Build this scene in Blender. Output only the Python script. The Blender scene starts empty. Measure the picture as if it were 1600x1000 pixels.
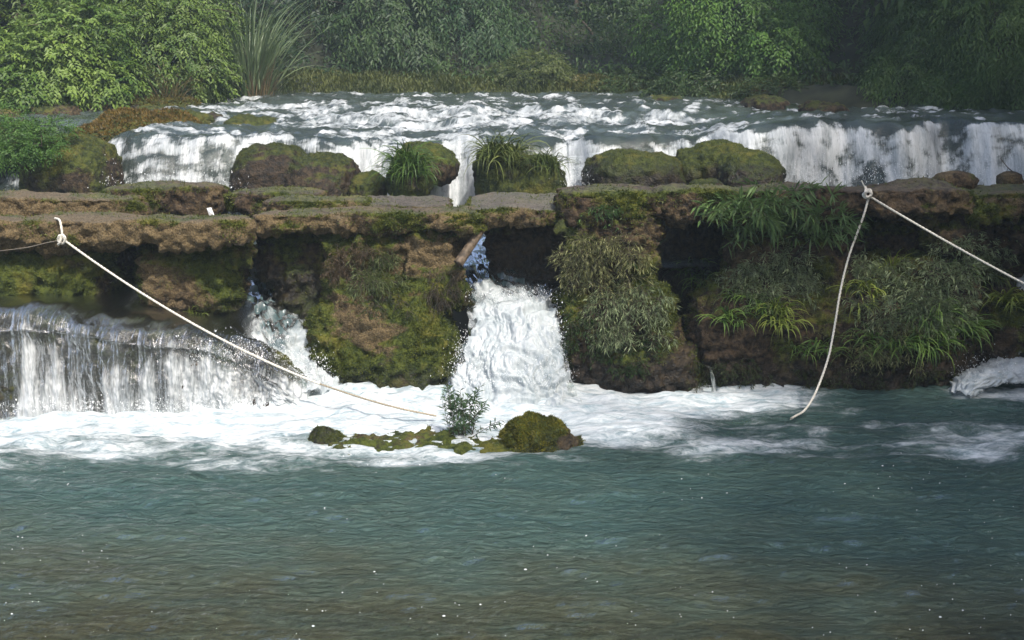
import bpy, math
import numpy as np
from mathutils import Vector
from mathutils.bvhtree import BVHTree

# ---------------------------------------------------------------- camera, world, sun, exposure
sc = bpy.context.scene
col = sc.collection
CAM_H = 2.86
PITCH = math.radians(12.53)
FPX = 1800.0
cam_d = bpy.data.cameras.new('camera')
cam_d.sensor_width = 36.0
cam_d.lens = 36.0 * FPX / 1600.0
cam_d.clip_start = 0.05
cam_d.clip_end = 400.0
cam = bpy.data.objects.new('camera', cam_d)
cam.location = (0, 0, CAM_H)
cam.rotation_euler = (math.pi / 2 - PITCH, 0, 0)
col.objects.link(cam)
sc.camera = cam

SUN_EL = math.radians(50)
SUN_AZ = math.radians(150)          # clockwise from +Y (the view direction): behind and right of the camera
world = bpy.data.worlds.new('World')
sc.world = world
world.use_nodes = True
wn = world.node_tree
for n in list(wn.nodes):
    wn.nodes.remove(n)
wo = wn.nodes.new('ShaderNodeOutputWorld')
wb = wn.nodes.new('ShaderNodeBackground')
ws = wn.nodes.new('ShaderNodeTexSky')
ws.sky_type = 'NISHITA'
ws.sun_disc = False
ws.sun_elevation = SUN_EL
ws.sun_rotation = SUN_AZ
ws.air_density = 1.0
ws.dust_density = 4.0
ws.ozone_density = 1.5
wb.inputs['Strength'].default_value = 0.15
wn.links.new(ws.outputs[0], wb.inputs[0])
wn.links.new(wb.outputs[0], wo.inputs[0])
sun_d = bpy.data.lights.new('sun', 'SUN')
sun_d.energy = 3.0
sun_d.angle = math.radians(2.5)
sun_d.color = (1.0, 0.95, 0.86)
sun = bpy.data.objects.new('sun', sun_d)
sdir = Vector((math.sin(SUN_AZ) * math.cos(SUN_EL), math.cos(SUN_AZ) * math.cos(SUN_EL), math.sin(SUN_EL)))
sun.rotation_euler = (-sdir).to_track_quat('-Z', 'Y').to_euler()
sun.location = (-10, -20, 30)
col.objects.link(sun)
sc.view_settings.view_transform = 'Standard'
sc.view_settings.look = 'None'
sc.view_settings.gamma = 1.0
sc.view_settings.use_curve_mapping = False
sc.view_settings.exposure = 0.75
sc.render.engine = 'CYCLES'
sc.cycles.use_denoising = True
sc.cycles.max_bounces = 8
sc.cycles.diffuse_bounces = 3
sc.cycles.glossy_bounces = 3
sc.cycles.transparent_max_bounces = 12
sc.cycles.volume_bounces = 1
sc.cycles.caustics_reflective = False
sc.cycles.caustics_refractive = False

# ---------------------------------------------------------------- helpers: noise, camera rays, meshes
rng = np.random.default_rng(7)
_perm = rng.permutation(256).astype(np.int64)
_perm = np.concatenate([_perm, _perm])
_g = rng.normal(size=(256, 3))
_g /= np.linalg.norm(_g, axis=1)[:, None]

def noise(p, s=1.0, seed=0.0):
    """gradient noise, about -1..1; p is (n,3), s a frequency (number or triple)"""
    p = np.asarray(p, float) * np.asarray(s, float) + seed * 17.31 + 500.0
    i = np.floor(p).astype(np.int64)
    f = p - i
    u = f * f * f * (f * (f * 6 - 15) + 10)
    out = 0
    for dx in (0, 1):
        hx = _perm[(i[:, 0] + dx) & 255]
        wx = u[:, 0] if dx else 1 - u[:, 0]
        for dy in (0, 1):
            hy = _perm[(hx + i[:, 1] + dy) & 255]
            wy = wx * (u[:, 1] if dy else 1 - u[:, 1])
            for dz in (0, 1):
                h = _perm[(hy + i[:, 2] + dz) & 255]
                g = _g[h]
                d = g[:, 0] * (f[:, 0] - dx) + g[:, 1] * (f[:, 1] - dy) + g[:, 2] * (f[:, 2] - dz)
                out = out + wy * (u[:, 2] if dz else 1 - u[:, 2]) * d
    return out * 1.7

def fbm(p, s=1.0, o=3, seed=0.0, gain=0.5):
    t, a, k = 0, 1.0, 1.0
    s = np.asarray(s, float)
    for j in range(o):
        t = t + a * noise(p, s * k, seed + j * 3.7)
        a *= gain
        k *= 2.03
    return t

def sst(a, b, x):
    t = np.clip((x - a) / (b - a), 0, 1)
    return t * t * (3 - 2 * t)

CA, SA = math.cos(PITCH), math.sin(PITCH)

def ray(px, py):
    u = (px - 800) / FPX
    v = (500 - py) / FPX
    return Vector((u, v * SA + CA, v * CA - SA))

def P(px, py, Y):
    """the point seen at a pixel of the photograph, at distance Y"""
    d = ray(px, py)
    return Vector((0, 0, CAM_H)) + d * (Y / d.y)

def Pz(px, py, z):
    d = ray(px, py)
    return Vector((0, 0, CAM_H)) + d * ((z - CAM_H) / d.z)

def X(px, Y, z):
    return (px - 800) / FPX * (Y * CA + (CAM_H - z) * SA)

def PX(x, Y, z):
    return 800 + FPX * x / (Y * CA + (CAM_H - z) * SA)

def mesh(name, v, f, mat=None, parent=None, attrs=None, smooth=True, uv=None, link=True):
    """v (n,3), f (m,k) or list of arrays with different k; attrs {name: (n,) or (n,3)}"""
    me = bpy.data.meshes.new(name)
    v = np.asarray(v, np.float32)
    fs = f if isinstance(f, list) else [f]
    fs = [np.asarray(x, np.int32) for x in fs if len(x)]
    me.vertices.add(len(v))
    me.vertices.foreach_set('co', v.ravel())
    nl = sum(x.size for x in fs)
    npoly = sum(len(x) for x in fs)
    me.loops.add(nl)
    li = np.concatenate([x.ravel() for x in fs])
    me.loops.foreach_set('vertex_index', li)
    me.polygons.add(npoly)
    tot = np.concatenate([np.full(len(x), x.shape[1], np.int32) for x in fs])
    st = np.concatenate([[0], np.cumsum(tot)[:-1]]).astype(np.int32)
    me.polygons.foreach_set('loop_start', st)
    me.polygons.foreach_set('loop_total', tot)
    me.polygons.foreach_set('use_smooth', np.full(npoly, smooth, bool))
    if attrs:
        for k, a in attrs.items():
            a = np.asarray(a, np.float32)
            if a.ndim == 1:
                at = me.attributes.new(k, 'FLOAT', 'POINT')
                at.data.foreach_set('value', a)
            else:
                at = me.attributes.new(k, 'FLOAT_COLOR', 'POINT')
                at.data.foreach_set('color', np.concatenate([a[:, :3], np.ones((len(a), 1), np.float32)], 1).ravel())
    if uv is not None:
        ul = me.uv_layers.new(name='UVMap')
        ul.data.foreach_set('uv', np.asarray(uv, np.float32)[li].ravel())
    me.update(calc_edges=True)
    if mat:
        me.materials.append(mat)
    o = bpy.data.objects.new(name, me)
    if link:
        col.objects.link(o)
    if parent:
        o.parent = parent
    return o

def tag(o, label=None, cat=None, group=None, kind=None):
    if label: o['label'] = label
    if cat: o['category'] = cat
    if group: o['group'] = group
    if kind: o['kind'] = kind
    return o

def grid_faces(nu, nv):
    """vertices laid out [v*nu + u]"""
    a = np.arange(nu - 1)[None, :] + nu * np.arange(nv - 1)[:, None]
    a = a.ravel()
    return np.stack([a, a + 1, a + 1 + nu, a + nu], 1)

def grid_normals(V, nu, nv):
    g = V.reshape(nv, nu, 3)
    du = np.gradient(g, axis=1)
    dv = np.gradient(g, axis=0)
    n = np.cross(du, dv).reshape(-1, 3)
    return n / (np.linalg.norm(n, axis=1)[:, None] + 1e-9)

# ---------------------------------------------------------------- materials
class NT:
    def __init__(self, name):
        self.mat = bpy.data.materials.new(name)
        self.mat.use_nodes = True
        self.t = self.mat.node_tree
        for n in list(self.t.nodes):
            self.t.nodes.remove(n)
        self.out = self.t.nodes.new('ShaderNodeOutputMaterial')

    def n(self, typ, ins=None, out=0, **props):
        nd = self.t.nodes.new('ShaderNode' + typ)
        for k, v in props.items():
            setattr(nd, k, v)
        for k, v in (ins or {}).items():
            s = nd.inputs[k]
            if isinstance(v, bpy.types.NodeSocket):
                self.t.links.new(v, s)
            else:
                s.default_value = v
        return nd.outputs[out]

    def math(self, op, a, b=0.0, clamp=False):
        return self.n('Math', {0: a, 1: b}, operation=op, use_clamp=clamp)

    def mix(self, fac, a, b):
        nd = self.t.nodes.new('ShaderNodeMix')
        nd.data_type = 'RGBA'
        for s, v in ((nd.inputs[0], fac), (nd.inputs[6], a), (nd.inputs[7], b)):
            if isinstance(v, bpy.types.NodeSocket):
                self.t.links.new(v, s)
            elif s == nd.inputs[0]:
                s.default_value = v
            else:
                s.default_value = (*v, 1.0) if len(v) == 3 else v
        return nd.outputs[2]

    def ramp(self, fac, lo, hi, a=0.0, b=1.0):
        return self.n('MapRange', {0: fac, 1: lo, 2: hi, 3: a, 4: b}, interpolation_type='SMOOTHSTEP')

    def attr(self, name, out='Fac'):
        nd = self.t.nodes.new('ShaderNodeAttribute')
        nd.attribute_name = name
        return nd.outputs[out]

    def tex(self, vec, scale, detail=3.0, rough=0.55, dist=0.0, out='Fac'):
        nd = self.t.nodes.new('ShaderNodeTexNoise')
        nd.inputs['Scale'].default_value = scale
        nd.inputs['Detail'].default_value = detail
        nd.inputs['Roughness'].default_value = rough
        nd.inputs['Distortion'].default_value = dist
        if vec is not None:
            self.t.links.new(vec, nd.inputs['Vector'])
        return nd.outputs[out]

    def scaled(self, vec, s, rot=(0, 0, 0)):
        return self.n('Mapping', {'Vector': vec, 'Scale': s, 'Rotation': rot})

    def surface(self, sh):
        self.t.links.new(sh, self.out.inputs['Surface'])
        return self.mat

def mat_rock():
    m = NT('tufa_rock')
    co = m.n('TexCoord', out=3)
    co = m.n('NewGeometry', out=0)
    sep = m.n('SeparateColor', {0: m.attr('mask', 'Color')})
    nd = sep.node
    moss, dry, wet = nd.outputs[0], nd.outputs[1], nd.outputs[2]
    n1 = m.tex(co, 3.5, 4)
    n2 = m.tex(co, 17, 5, .65)
    n3 = m.tex(co, 75, 3, .7)
    nv = m.n('TexVoronoi', {'Vector': co, 'Scale': 42.0}, out='Distance')
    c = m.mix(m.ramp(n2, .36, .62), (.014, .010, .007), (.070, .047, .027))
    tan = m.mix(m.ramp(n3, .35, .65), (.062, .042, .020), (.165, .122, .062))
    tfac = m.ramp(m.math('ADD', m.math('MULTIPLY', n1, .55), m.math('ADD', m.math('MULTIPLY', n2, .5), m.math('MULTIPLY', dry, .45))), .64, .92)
    c = m.mix(tfac, c, tan)
    # pale lime specks
    spk = m.ramp(m.tex(co, 55, 2, .6, out='Fac'), .66, .72)
    c = m.mix(m.math('MULTIPLY', spk, m.math('ADD', m.math('MULTIPLY', dry, .5), .12)), c, (.33, .28, .2))
    g = m.mix(m.ramp(n2, .35, .65), (.016, .026, .006), (.07, .085, .012))
    g = m.mix(m.ramp(n1, .5, .68), g, (.105, .10, .016))
    mf = m.ramp(m.math('ADD', m.math('MULTIPLY', n2, .6), m.math('MULTIPLY', moss, 1.0)), .62, .86)
    c = m.mix(mf, c, g)
    worn = m.attr('worn')
    wc = m.mix(m.ramp(n3, .3, .7), (.075, .068, .060), (.16, .147, .132))
    c = m.mix(m.math('MULTIPLY', worn, m.ramp(n2, .25, .5)), c, wc)
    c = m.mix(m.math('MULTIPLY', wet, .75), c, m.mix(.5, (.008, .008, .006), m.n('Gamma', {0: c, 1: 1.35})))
    h = m.math('ADD', m.math('MULTIPLY', n2, .7), m.math('ADD', m.math('MULTIPLY', n3, .35), m.math('MULTIPLY', nv, .35)))
    bp = m.n('Bump', {'Strength': .9, 'Distance': .03, 'Height': h})
    rough = m.math('SUBTRACT', .95, m.math('MULTIPLY', wet, .55))
    return m.surface(m.n('BsdfPrincipled', {'Base Color': c, 'Roughness': rough, 'Normal': bp, 'Specular IOR Level': .3}))

def mat_leaf(name='leaf', trans=.3, rough=.5, spec=.35):
    m = NT(name)
    c = m.attr('tint', 'Color')
    p = m.n('BsdfPrincipled', {'Base Color': c, 'Roughness': rough, 'Specular IOR Level': spec})
    t = m.n('BsdfTranslucent', {'Color': m.mix(.35, c, (.10, .14, .01))})
    return m.surface(m.n('MixShader', {0: trans, 1: p, 2: t}))

def mat_plain(name, c1, c2, scale=20, rough=.8, bump=.4):
    m = NT(name)
    co = m.n('NewGeometry', out=0)
    n2 = m.tex(co, scale, 5, .6)
    c = m.mix(m.ramp(n2, .35, .65), c1, c2)
    bp = m.n('Bump', {'Strength': bump, 'Distance': .01, 'Height': n2})
    return m.surface(m.n('BsdfPrincipled', {'Base Color': c, 'Roughness': rough, 'Normal': bp}))

def mat_pool():
    """river pool: murky teal water, the bed showing where shallow, foam by the 'foam' attribute"""
    m = NT('pool_water')
    co = m.n('NewGeometry', out=0)
    foam = m.attr('foam')
    turb = m.attr('turbid')
    w1 = m.scaled(co, (1.0, 2.6, 1.0))
    a = m.tex(w1, 1.3, 5, .6, .6)
    b = m.tex(w1, 9, 5, .62, .8)
    c = m.tex(m.scaled(co, (1, 3.4, 1)), 34, 4, .6)
    h = m.math('ADD', m.math('MULTIPLY', a, .5), m.math('ADD', m.math('MULTIPLY', b, .42), m.math('MULTIPLY', c, .05)))
    bp = m.n('Bump', {'Strength': 1.0, 'Distance': .24, 'Height': h})
    wc = m.mix(turb, (.125, .122, .066), (.064, .124, .116))
    wc = m.mix(m.ramp(a, .42, .62), wc, m.mix(.5, wc, (.085, .135, .112)))
    body = m.n('BsdfDiffuse', {'Color': wc, 'Normal': bp})
    tr = m.n('BsdfTransparent', {'Color': (.55, .66, .55, 1)})
    base = m.n('MixShader', {0: m.ramp(turb, -.1, .75, .45, .93), 1: tr, 2: body})
    fr = m.n('Fresnel', {'IOR': 1.33, 'Normal': bp})
    gl = m.n('BsdfGlossy', {'Color': (.95, .97, 1, 1), 'Roughness': .04, 'Normal': bp})
    water = m.n('MixShader', {0: m.math('MULTIPLY', fr, 1.0, True), 1: base, 2: gl})
    # foam: broken by flow-aligned noise
    s1 = m.tex(m.scaled(co, (1, 2.8, 1)), 3.2, 6, .68, 1.2)
    s2 = m.tex(m.scaled(co, (1, 2.2, 1)), 14, 5, .7, 1.0)
    s = m.math('ADD', m.math('MULTIPLY', s1, .62), m.math('MULTIPLY', s2, .38))
    ff = m.ramp(m.math('ADD', s, foam), .80, 1.30)
    ff = m.math('MULTIPLY', ff, m.ramp(foam, .0, .12))
    fb = m.n('Bump', {'Strength': .6, 'Distance': .03, 'Height': m.math('ADD', s1, m.math('MULTIPLY', s2, .7))})
    fc = m.mix(m.ramp(s, .32, .60), (.22, .31, .35), (.64, .67, .68))  # soft blue-grey shading painted into the foam colour
    fo = m.n('BsdfPrincipled', {'Base Color': fc, 'Roughness': .55, 'Normal': fb, 'Specular IOR Level': .3})
    return m.surface(m.n('MixShader', {0: ff, 1: water, 2: fo}))

def mat_fall(name='falling_water', sx=10.0, sy=1.3, clear=.35, cc=(.045, .06, .055), bump=.9, fdark=(.20, .24, .26), fl=(.74, .76, .77)):
    """uv.x across the flow in metres, uv.y along it; 'foam' 0..1 the share of white water; 'thin' how far the rock shows"""
    m = NT(name)
    uv = m.n('UVMap', uv_map='UVMap')
    foam = m.attr('foam')
    thin = m.attr('thin')
    a = m.tex(m.scaled(uv, (sx * .45, sy * .6, 1)), 1.0, 5, .62, .35)
    b = m.tex(m.scaled(uv, (sx * 3.2, sy * 3.2, 1)), 1.0, 5, .72, .5)
    c = m.tex(m.scaled(uv, (sx * 6, sy * 16, 1)), 1.0, 4, .7, .6)
    s = m.math('ADD', m.math('MULTIPLY', a, .42), m.math('ADD', m.math('MULTIPLY', b, .36), m.math('MULTIPLY', c, .22)))
    ff = m.ramp(m.math('ADD', s, foam), .84, 1.16)
    ff = m.math('MULTIPLY', ff, m.ramp(foam, .02, .2))
    bp = m.n('Bump', {'Strength': bump, 'Distance': .035, 'Height': s})
    body = m.n('BsdfPrincipled', {'Base Color': m.mix(m.ramp(a, .4, .6), cc, tuple(x * 1.6 for x in cc)), 'Roughness': .12, 'Normal': bp, 'IOR': 1.33})
    tr = m.n('BsdfTransparent', {'Color': (.75, .82, .78, 1)})
    base = m.n('MixShader', {0: m.math('SUBTRACT', 1.0, thin, True), 1: tr, 2: body})
    gl = m.n('BsdfGlossy', {'Color': (1, 1, 1, 1), 'Roughness': .15, 'Normal': bp})
    fr = m.n('Fresnel', {'IOR': 1.33, 'Normal': bp})
    base = m.n('MixShader', {0: fr, 1: base, 2: gl})
    fc = m.mix(m.ramp(s, .34, .62), fdark, fl)  # foam shading painted in: darker where the bump noise is low
    fo = m.n('BsdfPrincipled', {'Base Color': fc, 'Roughness': .5, 'Normal': bp, 'Specular IOR Level': .4})
    tl = m.n('BsdfTranslucent', {'Color': (.8, .85, .88, 1)})
    fo = m.n('MixShader', {0: .2, 1: fo, 2: tl})
    return m.surface(m.n('MixShader', {0: ff, 1: base, 2: fo}))

M = {}
M['rock'] = mat_rock()
M['leaf'] = mat_leaf()
M['grass'] = mat_leaf('grass_blade', .25, .45, .4)
M['pool'] = mat_pool()
M['fall'] = mat_fall()
M['sheet'] = mat_fall('thin_curtain_water', 9.0, .8, .3, (.07, .075, .075))
M['boil'] = mat_fall('boiling_white_water', 4.5, 1.6, .3, (.055, .085, .09), 0.28, (.27, .33, .36), (.64, .67, .68))
M['rapid'] = mat_fall('rapid_water', 4.0, 3.0, .3, (.058, .075, .072))
M['bed'] = mat_plain('gravel_bed', (.10, .065, .030), (.24, .17, .09), 9, .9, .6)
M['earth'] = mat_plain('forest_floor', (.008, .011, .005), (.022, .026, .011), 3, .95, .8)
M['bark'] = mat_plain('bark', (.03, .022, .015), (.09, .07, .05), 25, .9, .7)
M['log'] = mat_plain('wet_log', (.05, .035, .022), (.16, .115, .075), 22, .7, .6)
M['rope'] = mat_plain('rope_fibre', (.50, .45, .36), (.80, .77, .70), 160, .8, .3)
M['string'] = mat_plain('string_fibre', (.12, .10, .08), (.26, .22, .17), 160, .8, .3)
M['paper'] = mat_plain('paper', (.82, .83, .85), (.9, .9, .92), 30, .6, .1)
sp = NT('spray')
M['spray'] = sp.surface(sp.n('BsdfPrincipled', {'Base Color': (.92, .94, .96, 1), 'Roughness': .3}))

# ---------------------------------------------------------------- terrain and the river's shore
RIV = np.array([(-7.6, 12.0), (-7.0, 14.6), (-8.4, 16.4), (-8.8, 18.0), (-6.4, 19.2), (-5.0, 21.0), (-4.5, 22.8), (-2, 23.3), (0.8, 23.4),
                (2.4, 22.6), (3.4, 20.8), (4.6, 19.2), (7.6, 17.6), (12.5, 17.0), (12.5, 12.0)])

def river_sd(x, y):
    """signed distance to the upper river's outline: negative inside"""
    d = np.full(x.shape, 1e9)
    ins = np.zeros(x.shape, bool)
    n = len(RIV)
    for i in range(n):
        ax, ay = RIV[i]; bx, by = RIV[(i + 1) % n]
        ex, ey = bx - ax, by - ay
        t = np.clip(((x - ax) * ex + (y - ay) * ey) / (ex * ex + ey * ey), 0, 1)
        d = np.minimum(d, np.hypot(x - ax - t * ex, y - ay - t * ey))
        c = (ay > y) != (by > y)
        with np.errstate(divide='ignore', invalid='ignore'):
            ins ^= c & (x < ex * (y - ay) / (ey if ey else 1e-9) + ax)
    return np.where(ins, -d, d)

def land_z(x, y):
    d = river_sd(x, y)
    p = np.stack([x, y, np.zeros_like(x)], -1).reshape(-1, 3)
    nz = fbm(p, .5, 4, 1).reshape(x.shape)
    nf = fbm(p, 2.4, 3, 5).reshape(x.shape)
    gul = np.exp(-((x - 2.0 - (y - 23) * .06) / 3.0) ** 2) * sst(22, 26, y)
    slope = .75 * (1 - .75 * gul)
    z = 2.12 + .42 * sst(.0, .9, d) + slope * np.clip(d - 1.8, 0, None) + nz * .22 * sst(0, 2, d) + nf * .06
    z = np.where(d > 14, z + (d - 14) * .25, z)
    z = np.minimum(z, 14 + nz)
    z = np.where(d < 0, 2.02 + np.clip(d, -.5, 0) * .6 + nf * .04, z)
    z = np.where(d < 0, z - 1.2 * sst(16.2, 15.4, y), z)
    return z

def axis(segs):
    out = [segs[0][0]]
    for a, b, s in segs:
        out += list(np.linspace(a, b, max(2, int(round((b - a) / s)) + 1))[1:])
    return np.array(out)

xs = axis([(-45, -14, 1.5), (-14, 16, .14), (16, 45, 1.5)])
ys = axis([(14.55, 26, .12), (26, 40, .4), (40, 75, 1.5)])
gx, gy = np.meshgrid(xs, ys)
gz = land_z(gx, gy)
V = np.stack([gx, gy, gz], -1).reshape(-1, 3)
sd = river_sd(gx, gy).ravel()
land = mesh('hillside', V, grid_faces(len(xs), len(ys)), M['earth'])
tag(land, kind='structure')
def bank_z(x, y):
    p = np.stack([x, y, np.zeros_like(x)], -1).reshape(-1, 3)
    nz = fbm(p, .35, 4, 15).reshape(x.shape)
    t = x - 5.9 - 2.4 * sst(5, 10, y) - .5 * nz
    return -.9 + 1.6 * sst(-.2, .6, t) + 1.15 * np.clip(t - .6, 0, 8.5) + .3 * np.clip(t - 9.1, 0, None) + nz * .5 * sst(0, 2, t)
xs = axis([(5.0, 20, .3), (20, 45, 1.5)])
ys = axis([(-20, 14.4, .5)])
gx, gy = np.meshgrid(xs, ys)
bank = mesh('right_hillside', np.stack([gx, gy, bank_z(gx, gy)], -1).reshape(-1, 3), grid_faces(len(xs), len(ys)), M['earth'])
tag(bank, kind='structure')

# ---------------------------------------------------------------- rocks
BVHS = []     # every rock surface, so that plants and moss can be rooted on it

def superell(prims, n=14):
    Vs, Fs, off = [], [], 0
    t = np.linspace(-1, 1, n + 1)
    a, b = np.meshgrid(t, t)
    a = np.tan(a * math.pi / 4).ravel(); b = np.tan(b * math.pi / 4).ravel()
    o1 = np.ones_like(a)
    gf = grid_faces(n + 1, n + 1)
    for (cx, cy, cz, rx, ry, rz, p, rot, tilt) in prims:
        for k in range(6):
            d = [(a, b, o1), (b, a, -o1), (o1, a, b), (-o1, b, a), (b, o1, a), (a, -o1, b)][k]
            d = np.stack(d, 1)
            r = (np.abs(d) ** p).sum(1) ** (-1 / p)
            q = d * r[:, None] * np.array([rx, ry, rz])
            ct, stt = math.cos(tilt), math.sin(tilt)
            q = np.stack([q[:, 0] * ct - q[:, 2] * stt, q[:, 1], q[:, 0] * stt + q[:, 2] * ct], 1)
            cr, sr = math.cos(rot), math.sin(rot)
            q = np.stack([q[:, 0] * cr - q[:, 1] * sr, q[:, 0] * sr + q[:, 1] * cr, q[:, 2]], 1)
            Vs.append(q + np.array([cx, cy, cz])); Fs.append(gf + off); off += len(q)
    return np.concatenate(Vs), np.concatenate(Fs)

def B(px0, px1, py0, py1, Y0, Y1, p=4.0, rot=0.0, tilt=0.0):
    """a rounded block seen between two columns and two rows of the photograph, from distance Y0 to Y1"""
    Ym = Y0 + .3 * (Y1 - Y0)
    zt = P(0, py0, Ym).z
    zb = P(0, py1, Y0 + .15 * (Y1 - Y0)).z
    zm = (zt + zb) / 2
    x0, x1 = X(px0, Ym, zm), X(px1, Ym, zm)
    return ((x0 + x1) / 2, (Y0 + Y1) / 2, zm, (x1 - x0) / 2, (Y1 - Y0) / 2, (zt - zb) / 2, p, rot, tilt)

def W(x, y, z, rx, ry, rz, p=2.6, rot=0.0, tilt=0.0):
    return (x, y, z, rx, ry, rz, p, rot, tilt)

def moss_fuzz(V, N, F, w, parent, count, size=.02, pal=((.05, .075, .010), (.12, .13, .02)), seed=0, name='moss', droop=.2):
    """thousands of short leafy tufts rooted on faces of a rock in proportion to w (per vertex)"""
    r = np.random.default_rng(100 + seed)
    tri = np.concatenate([F[:, [0, 1, 2]], F[:, [0, 2, 3]]]) if F.shape[1] == 4 else F
    A, Bq, C = V[tri[:, 0]], V[tri[:, 1]], V[tri[:, 2]]
    area = np.linalg.norm(np.cross(Bq - A, C - A), axis=1) * .5
    ww = area * w[tri].mean(1)
    if ww.sum() < 1e-6 or count < 1:
        return None
    idx = r.choice(len(tri), count, p=ww / ww.sum())
    u, v = r.random(count), r.random(count)
    sw = u + v > 1
    u[sw], v[sw] = 1 - u[sw], 1 - v[sw]
    p = A[idx] + (Bq - A)[idx] * u[:, None] + (C - A)[idx] * v[:, None]
    n = N[tri[idx]].mean(1)
    n /= np.linalg.norm(n, axis=1)[:, None] + 1e-9
    d = n + r.normal(size=(count, 3)) * .55
    d[:, 2] -= droop
    d /= np.linalg.norm(d, axis=1)[:, None]
    s = np.cross(d, r.normal(size=(count, 3)))
    s /= np.linalg.norm(s, axis=1)[:, None] + 1e-9
    L = size * (.5 + r.random(count))[:, None]
    p0 = p - n * .006
    Vv = np.stack([p0 - s * L * .28, p0 + s * L * .28, p0 + d * L * 1.2], 1).reshape(-1, 3)
    Ff = np.arange(count * 3).reshape(-1, 3)
    k = np.clip(.5 + .9 * noise(p, 7, seed) + r.normal(size=count) * .22, 0, 1)[:, None]
    c = np.array(pal[0]) * (1 - k) + np.array(pal[1]) * k
    c = np.repeat(c, 3, 0)
    o = mesh(name, Vv, Ff, M['leaf'], parent, {'tint': c}, smooth=False)
    return tag(o, kind='stuff')

def rock(name, prims, label, cat='rock', voxel=.028, amp=(.05, .03, .012), moss=.3, dry=.5, wetz=None, worn=0.0, group=None,
         fuzz=0, fuzz_pal=((.05, .075, .010), (.12, .13, .02)), seed=0, fuzz_size=.02, mossfn=None, flat_top=True, kind=None, fs=1.0, wet0=0.0):
    V, F = superell(prims)
    tmp = mesh('tmp', V, F)
    md = tmp.modifiers.new('r', 'REMESH')
    md.mode = 'VOXEL'; md.voxel_size = voxel; md.adaptivity = 0
    dg = bpy.context.evaluated_depsgraph_get()
    me = tmp.evaluated_get(dg).to_mesh()
    n = len(me.vertices)
    V = np.empty(n * 3, np.float32); me.vertices.foreach_get('co', V); V = V.reshape(-1, 3).astype(float)
    nf = len(me.polygons)
    F = np.empty(nf * 4, np.int32); me.loops.foreach_get('vertex_index', F); F = F.reshape(-1, 4)
    N = np.empty(n * 3, np.float32); me.vertices.foreach_get('normal', N); N = N.reshape(-1, 3).astype(float)
    old = tmp.data
    bpy.data.objects.remove(tmp); bpy.data.meshes.remove(old)
    up = N[:, 2]
    k = np.ones(n)
    if flat_top:
        k = 1 - .75 * sst(.5, .95, up)
    big = fbm(V, 1.7 * fs, 2, seed)
    mid = np.abs(fbm(V, np.array([6, 6, 8]) * fs, 3, seed + 20)) - .35
    fine = fbm(V, 22 * fs, 2, seed + 40)
    pit = np.clip(noise(V, 10 * fs, seed + 60) - .25, 0, 1)
    d = big * amp[0] + (mid * amp[1] * 1.6 + fine * amp[2] - pit * amp[1] * 1.6) * k
    V = V + N * d[:, None]
    # normals again, after the displacement
    q = V[F]
    fn = np.cross(q[:, 2] - q[:, 0], q[:, 3] - q[:, 1])
    N2 = np.zeros_like(V)
    for j in range(4):
        for c3 in range(3):
            N2[:, c3] += np.bincount(F[:, j], fn[:, c3], n)
    N2 /= np.linalg.norm(N2, axis=1)[:, None] + 1e-9
    nz = fbm(V, 2.2, 3, seed + 9)
    ms = np.clip(moss + .35 * nz + .18 * (up > .3), 0, 1)
    if mossfn is not None:
        ms = np.clip(mossfn(V, N2, ms), 0, 1)
    dr = np.clip(dry + .35 * fbm(V, 1.5, 2, seed + 12), 0, 1)
    wt = np.full(n, wet0)
    if wetz is not None:
        wt = np.maximum(wt, 1 - sst(wetz, wetz + .22, V[:, 2] + .08 * nz))
    wr = worn * sst(.75, .93, N2[:, 2]) * sst(V[:, 2].max() - .16, V[:, 2].max() - .06, V[:, 2])
    o = mesh(name, V, F, M['rock'], None, {'mask': np.stack([ms, dr, wt], 1), 'worn': wr})
    tag(o, label, cat, group, kind)
    if fuzz:
        front = sst(.55, .1, N2[:, 1]) * sst(-.75, -.3, N2[:, 2])
        if worn: front = front * (1 - .93 * sst(.5, .8, N2[:, 2]))
        wgt = np.clip(ms - .25, 0, 1) ** 1.3 * np.clip(1 - wr, 0, 1) * (1 - .6 * wt) * front
        moss_fuzz(V, N2, F, wgt, o, fuzz, fuzz_size, fuzz_pal, seed)
    BVHS.append((o, BVHTree.FromPolygons(V.tolist(), F.tolist())))
    return o, V, N2, F

def hit(px, py, only=None):
    """where the line of sight through a pixel first meets a rock: the spot a plant is rooted on"""
    o = Vector((0, 0, CAM_H)); d = ray(px, py).normalized()
    best = None
    for ob, b in BVHS:
        if only and ob.name not in only:
            continue
        l, nn, i, t = b.ray_cast(o, d)
        if l is not None and (best is None or t < best[2]):
            best = (l, nn, t)
    return best

def slab(px0, px1, Y0, Y1, zt, th, label, seed, extra=(), **kw):
    x0, x1 = X(px0, Y0, zt), X(px1, Y0, zt)
    pr = [W((x0 + x1) / 2, (Y0 + Y1) / 2, zt - th / 2, (x1 - x0) / 2, (Y1 - Y0) / 2, th / 2, 6.0)] + list(extra)
    rs = np.random.default_rng(seed + 900)
    nl = int((x1 - x0) / .28)
    for j in range(nl):
        xx = x0 + (j + rs.random()) / nl * (x1 - x0)
        pr.append(W(min(max(xx, x0 + .12), x1 - .12), Y0 + .10 + .05 * rs.random(), zt - th * (.62 + .3 * rs.random()), .10 + .14 * rs.random(), .12 + .04 * rs.random(), th * (.32 + .25 * rs.random()), 2.4))
    a = dict(voxel=.022, amp=(.034, .042, .018), moss=.12, dry=.6, worn=.35, seed=seed, fuzz=2500, group='stone slabs of the causeway')
    a.update(kw)
    return rock('stone_slab', pr, label, 'stone slab', **a)

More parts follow.
